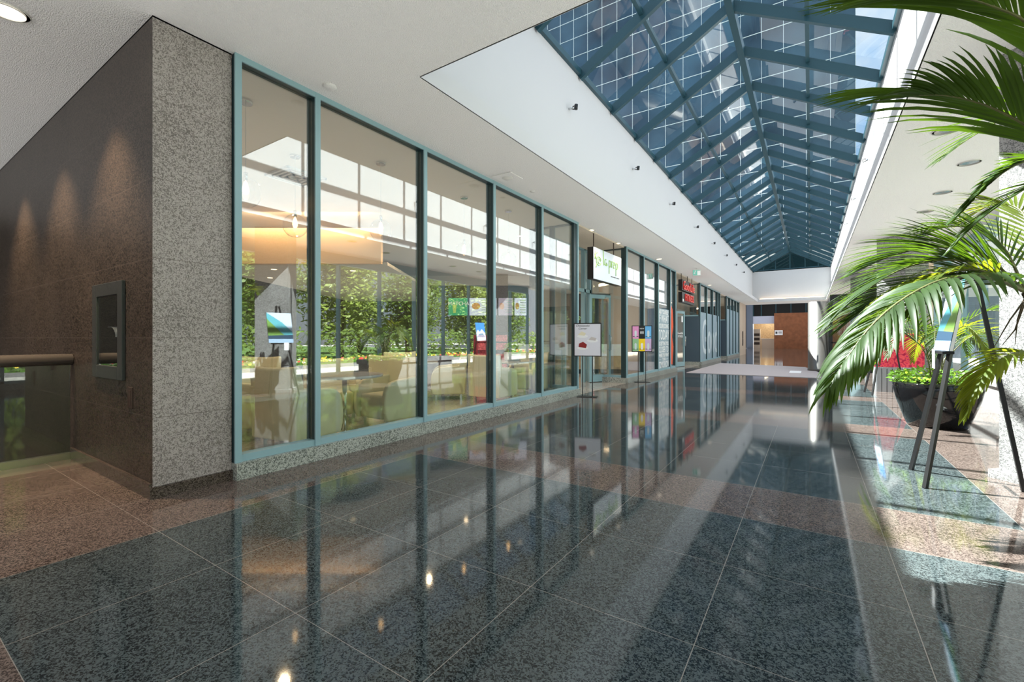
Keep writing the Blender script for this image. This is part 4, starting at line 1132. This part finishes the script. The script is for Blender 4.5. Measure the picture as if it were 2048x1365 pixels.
ao = bpy.data.objects.new('lamp', al); COL.objects.link(ao); ao.location = tuple(((a_ + b_) / 2).xy) + (3.45,)
ao.rotation_euler = (R(60), 0, YAW)
gr = thing('ceiling_diffuser', 'square louvred air diffuser in the cafe ceiling', 'vent', (-6.3, 3.75, ZC - 0.03))
for k in range(4):
    w_ = 0.3 - 0.07 * k
    m = MB(); m.box(-w_, w_, -w_, -w_ + 0.03, -0.03, 0); m.box(-w_, w_, w_ - 0.03, w_, -0.03, 0); m.box(-w_, -w_ + 0.03, -w_, w_, -0.03, 0); m.box(w_ - 0.03, w_, -w_, w_, -0.03, 0); m.build('louvre_ring', 'plastic', gr)

def make_chair():
    t = thing('tub_armchair', 'pale yellow tub armchair', 'armchair', (0, 0, 0), 0, None)
    # forward is +Y
    side = [(-0.30, 0.11), (0.30, 0.11), (0.335, 0.22), (0.34, 0.36), (0.325, 0.48), (0.29, 0.56), (0.23, 0.61), (0.14, 0.635), (-0.10, 0.655), (-0.34, 0.68), (-0.325, 0.4)]
    for sx_ in (-1, 1):
        m = MB(); m.prism(side, sx_ * 0.265, sx_ * 0.345, axis=0); m.build('arm', 'chair', t, bevel=0.022, seg=3)
    vs, fs = [], []
    prof = [(-0.19, 0.40), (-0.215, 0.58), (-0.25, 0.74), (-0.29, 0.865), (-0.325, 0.885), (-0.372, 0.865), (-0.365, 0.74), (-0.345, 0.5), (-0.325, 0.11), (-0.24, 0.11)]
    NX = 9
    for i in range(NX):
        x = -0.345 + 0.69 * i / (NX - 1); q = (x / 0.345) ** 2
        for (y, z) in prof: vs.append((x * (1 + 0.05 * max(0, z - 0.6)), y + 0.035 * q * (1 if z > 0.3 else 0.3), z + (0.02 * q if z > 0.8 else 0)))
    np_ = len(prof)
    for i in range(NX - 1):
        for k in range(np_):
            k2 = (k + 1) % np_
            fs.append((i * np_ + k, i * np_ + k2, (i + 1) * np_ + k2, (i + 1) * np_ + k))
    fs.append(tuple(range(np_))[::-1]); fs.append(tuple((NX - 1) * np_ + k for k in range(np_)))
    m = MB(); m.add(vs, fs); m.build('backrest', 'chair', t, smooth=False, bevel=0.02, seg=3)
    B(-0.235, 0.235, -0.25, 0.31, 0.12, 0.44).build('seat', 'chair', t, bevel=0.04, seg=4)
    for x in (-0.24, 0.24):
        for y in (-0.24, 0.24): MB().box(x - 0.02, x + 0.02, y - 0.02, y + 0.02, 0, 0.13).build('leg', 'chrome', t)
    return t
def make_table():
    t = thing('round_table', 'round pale cafe table', 'table', (0, 0, 0))
    MB().lathe([(0.0, 0.70), (0.44, 0.70), (0.465, 0.705), (0.47, 0.72), (0.465, 0.735), (0.0, 0.738)], 0, 0, 48, cap=False).build('table_top', 'tabletop', t, smooth=False)
    MB().lathe([(0.03, 0.02), (0.03, 0.70)], 0, 0, 16).build('pedestal', 'chrome', t, smooth=True)
    MB().lathe([(0.24, 0), (0.24, 0.012), (0.05, 0.025), (0.03, 0.03)], 0, 0, 32).build('foot_disc', 'chrome', t, smooth=True)
    return t
CH = make_chair(); TB = make_table()
FZ = 0.004
def face(x, y, tx, ty): return math.atan2(ty - y, tx - x) - PI / 2
sets = [((-4.90, 3.56), [(-4.86, 4.25, 'yellow tub armchair on the far side of the window table by the second bay'), (-4.80, 2.88, 'yellow tub armchair with its back to the granite pier at the first bay'), (-5.72, 3.0, 'yellow tub armchair on the inner side of the first window table'), (-5.72, 3.95, 'yellow tub armchair behind the first window table next to the tall palm reflection')], 'round pale table at the second window bay of the cafe'),
        ((-5.0, 7.55), [(-5.02, 8.2, 'yellow tub armchair at the corner end of the fourth bay table'), (-4.98, 6.85, 'yellow tub armchair turned to the fourth bay table, back to the third bay')], 'round pale table with white planter at the fourth window bay'),
        ((-6.5, 6.3), [(-6.3, 5.65, 'yellow tub armchair at the inner cafe table, its back to the first set'), (-6.0, 6.75, 'yellow tub armchair at the inner cafe table on the window side'), (-7.1, 6.6, 'yellow tub armchair at the inner cafe table on the counter side')], 'round pale table deeper inside the cafe'),
        ((-7.0, 2.9), [(-6.55, 2.42, 'yellow tub armchair at the table by the cafe end wall, window side'), (-7.3, 3.55, 'yellow tub armchair at the table by the cafe end wall, facing the wall')], 'round pale table beside the end wall of the cafe')]
first = True
for (tx, ty), chs, tl in sets:
    if first: TB.location = (tx, ty, FZ); TB['label'] = tl
    else: dup(TB, (tx, ty, FZ), 0, tl)
    for (x, y, lab) in chs:
        if first: CH.location = (x, y, FZ); CH.rotation_euler = (0, 0, face(x, y, tx, ty)); CH['label'] = lab; first = False
        else: dup(CH, (x, y, FZ), face(x, y, tx, ty), lab)
pl = thing('table_planter', 'white oval planter with small green plant on the fourth bay table', 'planter', (-5.02, 7.55, FZ + 0.738))
MB().lathe([(0.12, 0), (0.15, 0.02), (0.17, 0.16), (0.16, 0.17), (0.14, 0.15), (0.0, 0.15)], 0, 0, 28, cap=False).build('bowl', 'counter', pl, smooth=True)
m = MB(); leaf_blob(m, (0, 0, 0.24), 0.16, 120, 0.05); m.build('foliage', 'fern', pl)
# pendants
def make_pendant():
    t = thing('globe_pendant', 'clear glass globe pendant lamp', 'pendant lamp', (0, 0, ZC - 0.03), 0, None)
    MB().lathe([(0.0, -0.03), (0.06, -0.03), (0.065, -0.02), (0.065, 0)], 0, 0, 24, cap=False).build('canopy', 'chrome', t)
    MB().tube([(0, 0, -0.03), (0, 0, -0.76)], 0.003, 6).build('cable', 'steel', t)
    MB().tube([(0, 0, -0.72), (0, 0, -0.80)], 0.02, 10).build('socket', 'chrome', t, smooth=True)
    pr = [(0.15 * math.sin(R(a)), -0.92 - 0.15 * -math.cos(R(a)) * -1 if False else -0.92 + 0.15 * math.cos(R(a))) for a in range(12, 169, 12)]
    MB().lathe(pr, 0, 0, 32, cap=False).build('glass_globe', 'globe', t, smooth=True)
    pr = [(0.001, -0.8), (0.015, -0.82), (0.03, -0.88), (0.03, -0.91), (0.018, -0.94), (0.001, -0.945)]
    MB().lathe(pr, 0, 0, 16, cap=False).build('bulb', 'bulb', t, smooth=True)
    return t
PD = make_pendant()
pds = [(-4.72, 2.28, 'globe pendant lamp in the first cafe bay next to the granite pier'), (-4.86, 4.1, 'globe pendant lamp over the window table of the second bay'), (-4.87, 5.87, 'globe pendant lamp in the middle of the third bay'), (-4.70, 6.95, 'globe pendant lamp near the fourth bay mullion'), (-5.6, 3.32, 'globe pendant lamp hanging deeper inside behind the first bay')]
for i, (x, y, lab) in enumerate(pds):
    if i == 0: PD.location = (x, y, ZC - 0.03); PD['label'] = lab
    else: dup(PD, (x, y, ZC - 0.03), 0, lab)
